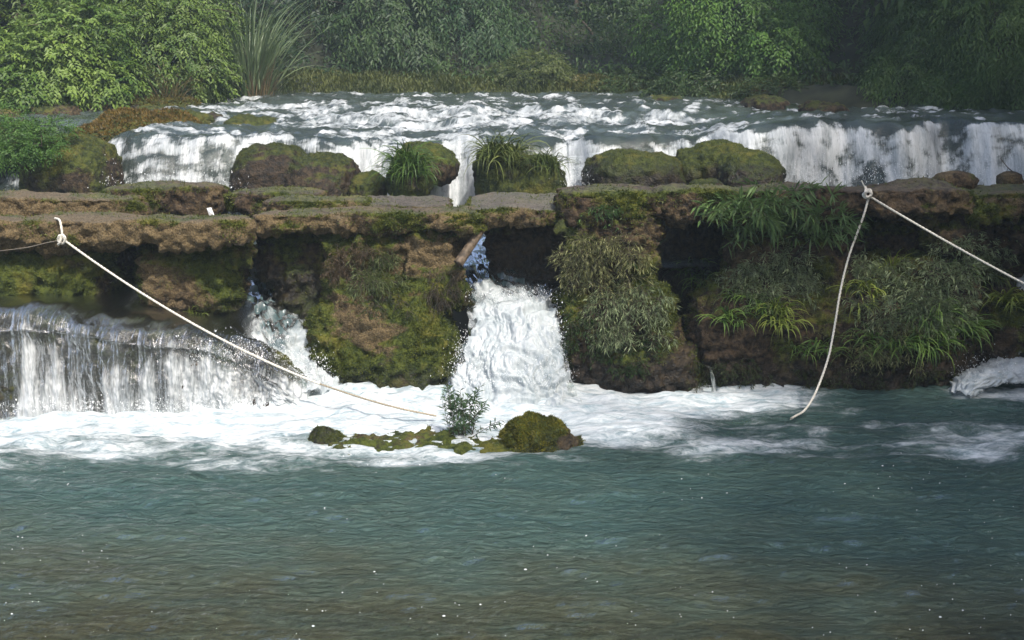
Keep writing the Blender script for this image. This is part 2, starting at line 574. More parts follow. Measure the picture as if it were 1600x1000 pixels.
slab(-140, 383, 9.65, 10.15, 1.582, .23, 'long ochre stone slab at the left end, tied round with the white rope', 1,
     [W(X(60, 9.9, 1.4) - .1, 9.92, 1.39, 1.0, .2, .12, 3), W(X(-60, 9.9, 1.4) - .1, 9.92, 1.37, .9, .2, .10, 3), W(-3.9, 10.5, 1.37, 1.55, .45, .075, 4)], dry=.95, fuzz=5000, moss=.2)  # last block is unseen, added behind to keep the recess below dark
slab(394, 752, 10.22, 10.65, 1.57, .175, 'mossy brown slab bridging the middle-left piers, its right end square above the leaning log', 2,
     [W(X(560, 10.3, 1.5), 10.5, 1.44, .75, .25, .09, 3), W(X(560, 10.8, 1.4), 10.85, 1.40, 1.0, .35, .06, 4)], dry=.7, moss=.3, fuzz=7000)  # rear block is unseen, added to shade the underside of the slab
slab(-60, 206, 10.9, 11.35, 1.635, .24, 'rounded brown back slab at far left, behind the rope-tied slab', 3, dry=.75, moss=.22)
slab(155, 340, 11.2, 11.8, 1.70, .30, 'thick dark slab standing highest in the left back row, above the white scrap', 4, dry=.35, moss=.25)
slab(346, 502, 11.3, 11.75, 1.63, .22, 'dark mossy back slab right of the thick raised slab', 5, dry=.4, moss=.35)
slab(402, 566, 10.95, 11.25, 1.595, .17, 'low moss-edged slab between two rows, left of the grey worn slab', 6, dry=.5, moss=.4, fuzz=3500)
slab(520, 703, 11.02, 11.85, 1.55, .17, 'grey worn-topped slab behind the middle slab, beside the first gap', 7, dry=.3, moss=.2, worn=.7)
slab(727, 884, 10.3, 11.45, 1.605, .15, 'flat slab with a broad worn grey top over the white gap', 8, dry=.75, moss=.35, worn=.8, fuzz=4000)
slab(874, 1034, 10.18, 10.75, 1.765, .27, 'dark lumpy slab capping the tall overgrown pier', 9,
     [W(X(960, 10.2, 1.5), 10.5, 1.52, .42, .33, .13, 3)], dry=.2, moss=.35, fuzz=3500)
slab(1012, 1532, 10.2, 10.62, 1.79, .25, 'longest dark slab on the right, with the white rope knotted at its edge', 10,
     [W(X(1450, 10.3, 1.6), 10.55, 1.62, .35, .3, .2, 3), W(X(1290, 11.1, 1.6), 11.1, 1.58, 1.75, .65, .09, 4)], dry=.42, moss=.18, fuzz=5000)  # hidden rear block added to stop sun reaching the back wall
slab(1520, 1760, 10.25, 10.8, 1.755, .26, 'mossy slab at the right edge next to the rope slab', 11, dry=.55, moss=.3)
rock('rock', [W(X(1492, 10.7, 1.85), 10.7, 1.80, .20, .17, .11, 2.3)], 'brown hump of rock sitting on the right slabs, larger of two', amp=(.02, .02, .01), voxel=.02, dry=.35, moss=.25, seed=31)
rock('rock', [W(X(1580, 10.9, 1.8), 10.95, 1.78, .11, .12, .09, 2.3)], 'small reddish stone on the slab at the right edge', amp=(.02, .02, .01), voxel=.02, dry=.5, moss=.05, seed=32)

def pier(prims, label, seed, **kw):
    a = dict(moss=.35, dry=.35, wetz=.9, seed=seed, amp=(.08, .062, .02), group='rock piers carrying the slabs', flat_top=False)
    a.update(kw)
    return rock('rock_pier', prims, label, 'rock pier', **a)

pier([B(-120, 184, 372, 492, 9.84, 10.95), B(-40, 130, 392, 490, 9.74, 10.9, 3)], 'broad dark mossy pier under the rope-tied slab at the far left', 1, fuzz=7000, wetz=.62, moss=.5, dry=.25)
pier([B(222, 372, 366, 512, 9.95, 10.9), B(300, 384, 362, 420, 10.0, 10.7, 3), B(225, 335, 380, 490, 9.86, 10.6, 3)],
     'mossy pier under the right end of the rope-tied slab', 2, fuzz=8000, wetz=.62, moss=.42, dry=.55)
pier([B(405, 525, 350, 450, 10.6, 11.6), B(432, 530, 400, 500, 10.55, 11.4), B(468, 540, 450, 590, 10.5, 11.3)], 'shaded dark pier set back left of the big mossy boulder', 3, fuzz=3500, moss=.42, dry=.1)
p4 = pier([B(512, 640, 352, 480, 10.32, 11.1), B(628, 722, 352, 470, 10.3, 11.0), B(590, 734, 430, 498, 10.2, 11.0, 3),
      B(478, 700, 462, 628, 9.95, 10.95, 3.2), B(560, 716, 500, 628, 9.9, 10.9, 3.4), B(505, 640, 430, 520, 10.1, 10.9, 3)],
     'tallest ochre and green pier in the middle, swelling into a mossy boulder at its foot', 4, fuzz=26000, moss=.42, dry=.85, wetz=.08,
     mossfn=lambda V, N, m: m + .35 * np.clip(N[:, 2], 0, 1) + .25 * sst(.75, .2, V[:, 2]) - .35 * np.exp(-((V[:, 0] + 1.25) / .28) ** 2 - ((V[:, 2] - .6) / .3) ** 2) - .45 * sst(1.0, 1.2, V[:, 2]) * sst(-1.15, -.9, V[:, 0]))
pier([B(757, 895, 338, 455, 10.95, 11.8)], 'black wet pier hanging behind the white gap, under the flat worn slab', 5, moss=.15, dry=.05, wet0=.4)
p6 = pier([B(880, 1028, 318, 540, 10.15, 11.0), B(872, 1050, 430, 630, 10.0, 10.95, 3.4), B(900, 1104, 525, 640, 9.88, 10.9, 2.8), B(960, 1060, 470, 600, 9.98, 10.8, 2.6)],
     'tall pier overgrown with ferns and dry scrub, sloping out to the right at its foot', 6, fuzz=24000, moss=.4, dry=.3, wetz=.15)
p8 = pier([B(1140, 1345, 345, 500, 10.35, 11.4), B(1075, 1330, 440, 650, 10.0, 11.3, 3.2), B(1180, 1515, 455, 650, 9.98, 11.3, 4), B(1325, 1525, 405, 600, 10.1, 11.3, 3),
      B(1350, 1660, 338, 440, 10.75, 11.6), B(1440, 1545, 330, 400, 10.35, 11.2, 3), B(1490, 1720, 455, 600, 10.25, 11.5, 2.8), B(1540, 1700, 330, 400, 10.4, 11.3, 3)],
     'widest rock mass on the right, hung with grass and grey scrub below the long slab', 8, fuzz=22000, moss=.25, dry=.22, wetz=.1, voxel=.032)
pier([B(1000, 1250, 335, 640, 11.5, 12.3), B(1200, 1570, 335, 640, 11.5, 12.3)], 'deep shaded back wall in the dark opening right of the overgrown pier', 9, moss=.2, dry=.05, voxel=.05, wet0=.4)  # dry and wet values darken the rock to stand in for the opening's shade

# ledge that the left curtain falls over, pier feet, and island
LPX = np.array([-300, 0, 120, 250, 340, 400, 440, 480, 510])
LZ = np.array([.90, .89, .857, .75, .655, .52, .38, .16, -.05])      # lip height
LYT = np.array([9.42, 9.42, 9.46, 9.52, 9.60, 9.70, 9.78, 9.88, 9.95])
LYB = np.array([9.10, 9.08, 9.14, 9.22, 9.28, 9.36, 9.50, 9.70, 9.85])

def curtain(name, off, mat, nu, foamy):
    us = np.linspace(0, 1, nu)
    px = -260 + us * 765
    n1, n2, n3 = 40, 26, 90
    rows = []
    zl = np.interp(px, LPX, LZ); yt = np.interp(px, LPX, LYT); yb = np.interp(px, LPX, LYB)
    xt = np.array([X(a, b, c) for a, b, c in zip(px, yt, zl)])
    zl = zl + (noise(np.stack([xt, xt * 0, xt * 0], 1), 1.1, 5) * .035 + noise(np.stack([xt, xt * 0, xt * 0], 1), 3.1, 6) * .018) * sst(470, 380, px)
    wob = noise(np.stack([xt, xt * 0, xt * 0], 1), 1.3, 3) * .14 + noise(np.stack([xt, xt * 0, xt * 0], 1), 4, 4) * .05
    yt = yt + wob; yb = yb + wob * .8
    tt = []
    for i in range(n1):                     # flat ledge, from the back
        t = i / n1
        bk = .12 + 1.43 * sst(395, 350, px)
        rows.append((xt, yt + bk * (1 - t), zl + .03 * (1 - t) - .25 * (1 - t) * sst(360, 400, px))); tt.append(-1.55 * (1 - t))
    R = .24
    for i in range(n2):                     # rounded lip
        a = i / n2 * math.radians(74)
        rows.append((xt + .1 * 0, yt - R * math.sin(a), zl - R * (1 - math.cos(a)))); tt.append(R * a)
    y1 = yt - R * math.sin(math.radians(74)); z1 = zl - R * (1 - math.cos(math.radians(74)))
    for i in range(n3 + 1):
        t = i / n3
        rows.append((xt + .10 * t * np.clip(zl, 0, 1), y1 + (yb - y1) * t ** 1.25, z1 + (-.10 - z1) * t)); tt.append(.22 + .7 * t)
    nv = len(rows)
    V = np.stack([np.stack(r, 1) for r in rows], 0).reshape(-1, 3)
    N = -grid_normals(V, nu, nv)
    N *= np.sign(N[:, 2:3] + .3 - N[:, 1:2] * 1.0 + 1e-6)
    T = np.repeat(np.array(tt), nu)
    U = np.tile(xt, nv)
    return V, N, T, U, nv

V, N, T, U, nv = curtain('ledge', 0, None, 420, False)
dr_ = sst(-.1, .35, T)
Q = np.stack([U, T * .3, T * 0], 1)
# rock ledge under the water
rel = fbm(np.stack([U, T, T * 0], 1), (2.2, 2.0, 1), 3, 39) * .055 * sst(-.35, .0, T)
d = rel - .05 + fbm(np.stack([U, T, T * 0], 1), (5, 2.5, 1), 4, 3) * .055 * dr_ + np.abs(fbm(V, 9, 3, 8)) * .03
Vr = V + N * d[:, None]
msk = np.stack([np.clip(.75 - dr_ * .45 + .3 * fbm(V, 2, 2, 4), 0, 1), np.full(len(V), .25), .35 + .2 * dr_], 1)
led = mesh('rock_ledge', Vr, grid_faces(420, nv), M['rock'], None, {'mask': msk, 'worn': np.zeros(len(V))})
tag(led, 'wide wet rock ledge behind the left curtain of falling water, carrying the left piers', 'rock ledge')
BVHS.append((led, BVHTree.FromPolygons(Vr.tolist(), grid_faces(420, nv).tolist())))
# the thin curtain of water over it
V, N, T, U, nv = curtain('c', 0, None, 760, False)
dr_ = sst(.0, .3, T)
st = fbm(np.stack([U + .10 * T, T * .25, T * 0], 1), (9, 1.5, 1), 4, 31)
st2 = fbm(np.stack([U, T, T * 0], 1), (26, 12, 1), 3, 33)
pxc = PX(V[:, 0], V[:, 1], V[:, 2])
rel = fbm(np.stack([U, T, T * 0], 1), (2.2, 2.0, 1), 3, 39) * .055 * sst(-.35, .0, T)
d = rel + .012 + (st * .03 + st2 * .012 * (1 + 1.5 * sst(250, 420, pxc))) * dr_
Vw = V + N * d[:, None]
foam = .41 * sst(.08, .38, T) + .24 * fbm(np.stack([U, T * .4, T * 0], 1), (1.7, 1.2, 1), 3, 36) * dr_ + .13 * sst(.4, .9, T) + .10 * st * dr_ + .16 * sst(230, 330, pxc) * sst(.02, .25, T) + .30 * sst(380, 490, pxc) * sst(0, .2, T)
foam += .35 * sst(.80, .93, T)
foam -= .28 * np.exp(-((pxc - 195) / 34) ** 2 - ((T - .28) / .12) ** 2)
thin = np.clip(.72 + .22 * sst(.05, -.2, T) + .25 * fbm(np.stack([U, T * .5, T * 0], 1), (4, 2, 1), 2, 6), .3, .95)
cur = mesh('curtain_waterfall', Vw, grid_faces(760, nv), M['sheet'], None, {'foam': np.clip(foam, 0, 1), 'thin': thin}, uv=np.stack([U + .12 * T, T], 1))
tag(cur, kind='structure')

isl, *_ = rock('mossy_boulder', [W(X(842, 8.47, 0), 8.50, -.06, .31, .26, .28, 2.2), W(X(870, 8.42, 0), 8.44, -.10, .27, .22, .21, 2.2), W(X(826, 8.47, 0), 8.50, -.02, .20, .2, .22, 2.2), W(X(800, 8.42, 0), 8.47, -.10, .18, .2, .16, 2.2)],
     'yellow-green mossy boulder rising from the pool in front of the gaps', 'boulder', voxel=.018, amp=(.04, .035, .012), moss=.95, dry=.7, wetz=.0, seed=51, fuzz=16000, fuzz_size=.016,
     fuzz_pal=((.055, .06, .008), (.19, .175, .02)), flat_top=False, mossfn=lambda V, N, m: m - 1.2 * np.exp(-((V[:, 0] - X(885, 8.6, 0)) / .10) ** 2 - ((V[:, 2] - .05) / .06) ** 2))
rock('rock', [W(X(503, 8.47, 0), 8.52, -.03, .12, .12, .13, 2.3), W(X(520, 8.47, 0), 8.52, -.05, .10, .12, .12, 2.3)],
     'small dark stone at the left end of the drowned ridge in the pool', voxel=.015, amp=(.02, .02, .01), moss=.55, dry=.2, wetz=.03, seed=52, fuzz=1800, fuzz_size=.014, flat_top=False)
rock('rock_ridge', [W(X(560, 8.52, 0), 8.47, -.082, .34, .26, .12, 2.4), W(X(690, 8.52, 0), 8.57, -.078, .60, .34, .13, 2.4), W(X(780, 8.52, 0), 8.42, -.08, .25, .18, .13, 2.4)],
     'long low ridge of rock awash in the pool under the little willow', 'rock', voxel=.018, amp=(.02, .03, .012), moss=.45, dry=.6, seed=53, fuzz=2500, fuzz_size=.016,
     fuzz_pal=((.04, .055, .012), (.13, .14, .04)), flat_top=False)

# ---------------------------------------------------------------- boulders of the upper cascade
def boulder(prims, label, seed, name='boulder', **kw):
    a = dict(voxel=.03, amp=(.05, .03, .016), moss=.30, dry=.12, wet0=.3, wetz=None, seed=seed, flat_top=False, fuzz=3000, fuzz_size=.015,
             fuzz_pal=((.035, .045, .010), (.10, .10, .022)), fs=.8)
    a.update(kw)
    a['fuzz'] = int(a['fuzz'] * .6)
    a.setdefault('mossfn', lambda V, N, m: m - .12 + .35 * sst(.35, .9, N[:, 2]))
    return rock(name, prims, label, 'boulder', **a)

boulder([B(355, 490, 228, 345, 13.55, 14.6, 2.8), B(440, 560, 240, 345, 13.4, 14.4, 2.6), B(470, 545, 262, 345, 13.25, 14.2, 2.4)],
        'largest dark two-humped boulder in the cascade, left of the grass-topped mound', 61, moss=.2, wet0=.6, fuzz=9000)
boulder([B(540, 600, 275, 330, 13.3, 14.0, 2.4)], 'low green-edged rock at the foot of the dark two-humped boulder', 62, moss=.5, wet0=.3, fuzz=2500)
boulder([B(604, 668, 240, 330, 13.3, 14.1, 2.3)], 'small mound under a mop of long green grass in the cascade', 63, moss=.6, fuzz=4000)
boulder([B(618, 716, 224, 290, 13.75, 14.8, 2.3, 0, -.35)], 'flat-topped mossy boulder behind the grass mop', 64, moss=.45, fuzz=4000, wet0=.2)
boulder([B(742, 825, 228, 345, 13.3, 14.5, 3), B(800, 880, 248, 345, 13.35, 14.4, 3)], 'square boulder draped with two heads of yellow-green grass', 65, moss=.65, fuzz=9000)
boulder([B(912, 1074, 238, 345, 13.4, 14.7, 3.0), B(940, 1040, 234, 300, 13.6, 14.6, 2.4)], 'broad dome boulder with mossy top in the cascade, right of the grassy boulder', 66, moss=.5, fuzz=12000,
        wetz=1.62, mossfn=lambda V, N, m: m - .25 + .55 * sst(.3, .9, N[:, 2]))
boulder([B(1075, 1175, 222, 300, 13.9, 15.0, 2.4), B(1120, 1222, 240, 345, 13.5, 14.7, 2.8), B(1050, 1120, 232, 300, 14.0, 14.9, 2.3)], 'brightest green-topped boulder, before the wide right fall', 67, moss=.6, fuzz=12000,
        fuzz_pal=((.045, .06, .008), (.15, .16, .02)), wetz=1.58, mossfn=lambda V, N, m: m - .25 + .6 * sst(.15, .8, N[:, 2]))
boulder([B(1072, 1140, 278, 330, 13.1, 13.7, 2.3)], 'low wet rock at the foot of the brightest green-topped boulder', 68, moss=.25, wet0=.5, fuzz=1000)
boulder([B(30, 175, 212, 345, 13.3, 14.6, 2.6), B(90, 170, 232, 345, 13.2, 14.4, 2.6)], 'mossy bank boulder between the far left fall and the wide left fall', 69, moss=.6, fuzz=12000,
        fuzz_pal=((.045, .05, .010), (.13, .12, .02)))
boulder([B(-160, 60, 195, 262, 14.1, 15.2, 3)], 'low bank rock behind the leafy bush at the left edge', 70, moss=.4, fuzz=3000)
boulder([B(135, 300, 176, 245, 15.0, 16.6, 2.6), B(110, 210, 192, 255, 14.7, 16.0, 2.6), B(200, 330, 196, 250, 15.2, 16.2, 2.6)], 'rusty-brown mossy mound above the wide left fall', 71, moss=.9, dry=.8, fuzz=22000, fuzz_size=.035,
        fuzz_pal=((.075, .05, .012), (.20, .13, .03)))
boulder([B(48, 120, 162, 200, 17.5, 18.6, 2.4)], 'grey wet stone at the foot of the left bush', 72, moss=.1, dry=.3, wet0=.4, fuzz=0, amp=(.05, .04, .02))
boulder([B(118, 178, 160, 200, 18.4, 19.4, 2.4)], 'pinkish wet stone beside the grey stone below the left bush', 73, moss=.1, dry=.7, wet0=.3, fuzz=0, amp=(.05, .04, .02))
boulder([B(175, 290, 161, 200, 18.6, 19.6, 2.4)], 'low grey wet rock right of the pinkish stone, under the rusty mound', 82, moss=.25, dry=.4, wet0=.4, fuzz=600)
boulder([B(-60, 60, 163, 205, 17.6, 19.0, 2.6)], 'brown rock rim at the left edge below the bright bush', 83, moss=.3, dry=.6, fuzz=1500)
boulder([B(215, 325, 172, 222, 16.6, 17.8, 2.6)], 'olive mossy rock shoulder right of the rusty-brown mound', 84, moss=.8, dry=.6, fuzz=5000, fuzz_pal=((.05, .05, .012), (.13, .12, .03)))
boulder([B(312, 346, 178, 212, 17.4, 18.0, 2.4)], 'narrow stone with white water running down both its sides', 74, moss=.1, dry=.2, wet0=.6, fuzz=0, amp=(.04, .04, .02), voxel=.025)
boulder([B(345, 432, 184, 214, 17.0, 18.2, 2.4), B(362, 402, 179, 205, 17.3, 18.0, 2.4)], 'flat green mossy rock beside the narrow stone in the rapids', 75, moss=.8, fuzz=5000)
boulder([B(170, 300, 150, 190, 18.8, 20.4, 2.6)], 'rusty mossy bank mound under the dry grass clump', 76, moss=.9, dry=.8, fuzz=9000, fuzz_size=.04, fuzz_pal=((.06, .05, .012), (.15, .12, .03)))
boulder([B(880, 990, 118, 165, 23.4, 25.6, 2.4), B(845, 900, 126, 165, 23.8, 25.2, 2.4)], 'hazy mossy hummock at the river head, beside the tiny far fall', 77, moss=.9, dry=.6, fuzz=9000, fuzz_size=.05, fuzz_pal=((.045, .055, .012), (.14, .12, .03)))
boulder([B(775, 815, 152, 168, 21.9, 22.6, 2.4)], 'small green stone at the far edge of the rapids', 78, moss=.9, fuzz=1500)
boulder([B(1165, 1235, 150, 186, 18.4, 19.6, 2.4)], 'dark shaded rock at the right shore, left of the tiny cascade', 79, moss=.2, dry=.1, fuzz=800)
boulder([B(1255, 1330, 158, 190, 17.4, 18.4, 2.4)], 'dark reddish shore rock below the dense right trees', 80, moss=.15, dry=.4, fuzz=800)
boulder([B(1010, 1080, 148, 172, 20.8, 22.0, 2.4)], 'low dark rock where the right bank meets the rapids', 81, moss=.4, dry=.2, fuzz=1200)

# ---------------------------------------------------------------- upper river and its falls
lipx = np.array([-400, 0, 50, 100, 128, 180, 260, 350, 420, 560, 600, 680, 740, 830, 890, 930, 1050, 1100, 1170, 1240, 1320, 1480, 1600, 1900])
lipz = np.array([1.66, 1.66, 1.66, 1.74, 1.92, 2.00, 1.98, 1.98, 1.96, 1.91, 1.86, 1.88, 1.92, 1.99, 1.86, 1.96, 1.93, 1.92, 2.04, 2.12, 2.14, 2.16, 2.17, 2.17])
lx = np.array([X(a, 14.3, b) for a, b in zip(lipx, lipz)])

def upper(nu, off):
    x = np.linspace(-10.2, 10.5, nu)
    q = np.stack([x, x * 0, x * 0], 1)
    zl = np.interp(x, lx, lipz)
    yl = 14.75 + noise(q, .6, 11) * .22 + noise(q, 1.9, 12) * .10
    for (bp, bd, bw) in ((150, .25, .30), (585, .45, .34), (712, .5, .34), (893, .42, .26), (1060, .35, .25), (1118, .5, .22), (1330, .25, .35), (1490, .45, .35)):
        yl = yl + bd * np.exp(-((x - X(bp, 14.3, 1.95)) / bw) ** 2)
    RL = .34 + .20 * noise(q, 1.1, 14)
    rows, T = [], []
    n1, n2 = 64, 18
    zb = .9
    for i in range(n1):                      # the drop, from its foot up
        t = 1 - i / n1
        rows.append((x, yl - RL * .927 - .42 * t ** .8 - .08 * t * np.sin(3 * t + x), zl - RL * .625 - (zl - RL * .625 - zb) * t)); T.append(.3 + 1.1 * t)
    for i in range(n2):                      # the rounded lip
        a = (1 - i / n2) * math.radians(68)
        rows.append((x, yl - RL * math.sin(a), zl - RL * (1 - math.cos(a)))); T.append(.3 * (1 - i / n2))
    s = 0.0
    while s < 9.6:                           # the river above
        g = yl + s
        rows.append((x, g, zl)); T.append(-s)
        s += .045 + s * .006
    nv = len(rows)
    V = np.stack([np.stack(r, 1) for r in rows], 0).reshape(-1, 3)
    T = np.repeat(np.array(T), nu); U = np.tile(x, nv); ZL = np.tile(zl, nv)
    riv = T <= 0
    # terraces of the rapids, their edges wandering
    w = fbm(V, (.28, .35, 0), 2, 71) * 2.6 + .45 * fbm(V, (1.0, 1.0, 0), 4, 78)
    yw = V[:, 1] + w * .9
    lvl = 1.92 + .12 * sst(16.0, 16.35, yw) + .10 * sst(17.8, 18.2, yw) + .07 * sst(19.8, 20.3, yw) + .04 * sst(21.3, 22.0, yw)
    lvl = np.full(len(V), 1.92)
    for (yy, hh, sd) in ((15.9, .07, 1), (16.9, .08, 2), (18.0, .07, 3), (19.2, .05, 4), (20.4, .05, 5), (21.6, .03, 6)):
        wr_ = noise(V, (.33, .25, 0), 70 + sd) * 1.3 + fbm(V, (1.1, 1.0, 0), 4, 80 + sd) * .42
        sp_ = .16 + 1.5 * sst(-.15, .45, noise(V, (.42, .35, 0), 90 + sd))
        lvl = lvl + hh * sst(yy - sp_ * .5, yy + sp_ * .5, V[:, 1] + wr_)
    lvl = np.maximum(lvl, ZL)
    k = sst(0, 1.3, -T)
    V[:, 2] = np.where(riv, ZL * (1 - k) + lvl * k, V[:, 2])
    hump = fbm(V, (1.1, .9, 0), 2, 72) * .05
    # water mounding over drowned boulders
    for (hp, hy, hw, hl, hh) in ((290, 15.3, .5, .45, .07), (830, 15.3, .45, .4, .08), (1020, 15.8, .5, .4, .06), (1240, 15.4, .65, .5, .07), (1440, 15.4, .8, .5, .03), (1180, 16.8, .5, .3, .06), (560, 15.7, .4, .35, .07)):
        hx = X(hp, hy, 2)
        hump += hh * np.exp(-((V[:, 0] - hx) / hw) ** 2 - ((V[:, 1] - hy) / hl) ** 2)
    V[:, 2] += hump * sst(-.05, .5, -T + .25)
    return V, T, U, ZL, nv

nu = 700
V, T, U, ZL, nv = upper(nu, 0)
g = V.reshape(nv, nu, 3)
dz = np.gradient(g[:, :, 2], axis=0) / (np.abs(np.gradient(g[:, :, 1], axis=0)) + 1e-4)
steep = np.clip(dz, 0, .8).ravel()
riv = T <= 0
# foam trails a little downstream of each steep step
st2d = np.where(riv.reshape(nv, nu), dz.clip(0, .5), 0)
tr = st2d.copy()
for k in range(1, 16):
    tr[:-k] = np.maximum(tr[:-k], st2d[k:] * (1 - k / 20))
tr = tr.ravel()
N = grid_normals(V, nu, nv)
N *= np.sign(N[:, 2:3] - N[:, 1:2] + 1e-6)
fall = sst(-.05, .35, T)
pxu = PX(V[:, 0], V[:, 1], V[:, 2])
cs = fbm(np.stack([U, T * .35, T * 0], 1), (2.6, 1.0, 1), 4, 41)
cf = fbm(np.stack([U, T * .6, T * 0], 1), (11, 3, 1), 3, 42)
ch = fbm(V, (3.0, 3.5, 0), 4, 43)
start = .07 - .12 * sst(700, 380, pxu) + .12 * noise(np.stack([U, U * 0, U * 0], 1), 1.2, 9)
foam = np.where(T > 0, (.50 + .10 * sst(1150, 1260, pxu)) * sst(start, start + .18, T) + .15 * cs + .05 * cf, .0)
foam = np.where(T <= 0, .12 + .20 * sst(-.9, -.1, T) * sst(760, 500, pxu) + 1.9 * tr * (.75 + .6 * fbm(V, (1.2, 1.5, 0), 3, 47)) + .26 * ch + .06 * cf + .18 * sst(.35, .9, ch), foam)
left = sst(420, 520, pxu) * sst(880, 780, pxu)
foam = np.where((T <= 0), foam + .16 * left * sst(16.0, 17.5, V[:, 1]) * sst(21, 19, V[:, 1]), foam)
# chutes that run white from the top
for (a, b, w) in ((590, .35, 60), (700, .5, 50), (735, .4, 25), (893, .5, 26), (1120, .32, 40), (1135, .3, 30)):
    foam += b * np.exp(-((pxu - a) / w) ** 2) * sst(-1.0, .2, T)
foam = np.where(pxu < 60, np.minimum(foam, .34), foam)
foam = np.where(T <= 0, foam * (1 - .85 * sst(-5.0, -6.0, V[:, 0])), foam)
fg = foam.reshape(nv, nu)
for _ in range(3):
    fg[1:-1, 1:-1] = (fg[1:-1, 1:-1] * 2 + fg[:-2, 1:-1] + fg[2:, 1:-1] + fg[1:-1, :-2] + fg[1:-1, 2:]) / 6
fg = np.where(riv.reshape(nv, nu), np.minimum(fg, .56), np.minimum(fg, .70))
foam = fg.ravel() + .26 * fbm(V, (3.5, 7, 5), 5, 48, .6) * sst(.05, .3, fg.ravel())
dark = .35 * np.exp(-((pxu - 325) / 10) ** 2 - ((T - .35) / .18) ** 2) + .4 * np.exp(-((pxu - 1362) / 22) ** 2 - ((T - .9) / .22) ** 2) + .25 * np.exp(-((pxu - 1490) / 30) ** 2 - ((T - .25) / .2) ** 2)
foam = np.clip(foam - dark, 0, 1)
d = .02 + fall * (cs * .06 + cf * .02) + (1 - fall) * (ch * .035 + sst(.1, .5, foam) * fbm(V, (9, 9, 9), 3, 45) * .03)
Vw = V + N * d[:, None]
sdv = river_sd(Vw[:, 0], Vw[:, 1])
thin = np.where(T > 0, .35, .12)
riverw = mesh('river_cascade_water', Vw, grid_faces(nu, nv), M['rapid'], None, {'foam': foam, 'thin': thin}, uv=np.stack([U, T], 1))
tag(riverw, kind='structure')
riverw.data.materials.append(M['fall'])       # the dropping part of the same sheet, drawn into finer upright strands
mi = np.repeat((T.reshape(nv, nu)[:-1, 0] > .02).astype(np.int32), nu - 1)
riverw.data.polygons.foreach_set('material_index', mi)
# rock lip under the falls
Vr = V[::1] - N * .16
Vr = Vr + N * (np.abs(fbm(V, 3.5, 3, 46)) * .05)[:, None]
keep = nv
k2 = (T.reshape(nv, nu)[:, 0] > -1.5).sum()
Vr = Vr.reshape(nv, nu, 3)[:k2, ::2].reshape(-1, 3)
nn_ = len(range(0, nu, 2))
rl = mesh('rock_step', Vr, grid_faces(nn_, k2), M['rock'], None, {'mask': np.tile([.35, .2, .6], (len(Vr), 1)), 'worn': np.zeros(len(Vr))})
tag(rl, 'dark rock step under the upper falls, running the width of the river', 'rock step')

# water between the falls and the causeway
xs = np.linspace(-9, 10, 240); ys = np.linspace(11.0, 13.9, 60)
gx, gy = np.meshgrid(xs, ys)
V = np.stack([gx, gy, gx * 0 + .93], -1).reshape(-1, 3)
V[:, 2] += fbm(V, 2, 3, 3) * .04
V[:, 2] = np.where(V[:, 0] < -3.3, V[:, 2] - .30, V[:, 2])
o = mesh('middle_pool_water', V, grid_faces(240, 60), M['rapid'], None, {'foam': np.clip(.3 * sst(12.4, 13.6, V[:, 1]) + .12 + .25 * fbm(V, 1.5, 3, 5), 0, 1), 'thin': np.full(len(V), .1)}, uv=V[:, :2])
tag(o, kind='structure')

def catmull(pts, n):
    p = np.asarray(pts, float)
    p = np.vstack([2 * p[0] - p[1], p, 2 * p[-1] - p[-2]])
    out = []
    m = len(p) - 3
    for t in np.linspace(0, m - 1e-6, n):
        i = int(t); f = t - i
        a, b, c, d = p[i:i + 4]
        out.append(.5 * ((2 * b) + (c - a) * f + (2 * a - 5 * b + 4 * c - d) * f * f + (-a + 3 * b - 3 * c + d) * f ** 3))
    return np.array(out)

def stream(name, pts, nlen, nwid, amp, seed, thin=.08, mat='fall', crown=.04, fs=1.0):
    """pts: x, y, z, half width, foam"""
    c = catmull(pts, nlen)
    tan = np.gradient(c[:, :3], axis=0)
    side = np.stack([-tan[:, 1], tan[:, 0], tan[:, 0] * 0], 1)
    side /= np.linalg.norm(side, axis=1)[:, None] + 1e-9
    side = np.where(side[:, :1] < 0, -side, side)
    v = np.linspace(-1, 1, nwid)
    V = c[:, None, :3] + side[:, None, :] * (c[:, 3][:, None, None] * v[None, :, None])
    V[:, :, 2] += crown * (1 - v ** 2)[None]
    V[:, :, 1] -= 1.2 * crown * (1 - v ** 2)[None]
    L = np.concatenate([[0], np.cumsum(np.linalg.norm(np.diff(c[:, :3], axis=0), axis=1))])
    V = V.reshape(-1, 3)
    N = grid_normals(V, nwid, nlen)
    N *= np.sign(N[:, 2:3] - N[:, 1:2] + 1e-6)
    fo = np.repeat(c[:, 4], nwid)
    U = (c[:, 3][:, None] * v[None]).ravel(); T = np.repeat(L, nwid)
    wq = V + np.stack([fbm(V, 2.5, 2, seed + 7), fbm(V, 2.5, 2, seed + 8), fbm(V, 2.5, 2, seed + 9)], 1) * .22
    b = fbm(wq, np.array([4.2, 2.4, 1.8]) * fs, 4, seed, .6); h = fbm(wq, np.array([16, 12, 9]) * fs, 4, seed + 5, .65)
    V = V + N * (b * amp + h * amp * .30 * (.3 + fo))[:, None]
    fo = np.clip(fo + .22 * fbm(V, 4, 3, seed + 2), 0, 1)
    ed = sst(.72, 1.0, np.abs(np.tile(v, nlen)) + .12 * fbm(V, 9, 2, seed + 3))
    fo = np.clip(fo - .55 * ed, 0, 1)
    o = mesh(name, V, grid_faces(nwid, nlen), M[mat], None, {'foam': fo, 'thin': np.clip(thin + .9 * ed, 0, .97)}, uv=np.stack([U, T], 1))
    return tag(o, kind='structure')

def q(px, py, Y, hw, f):
    p = P(px, py, Y)
    return (p.x, p.y, p.z, hw, f)
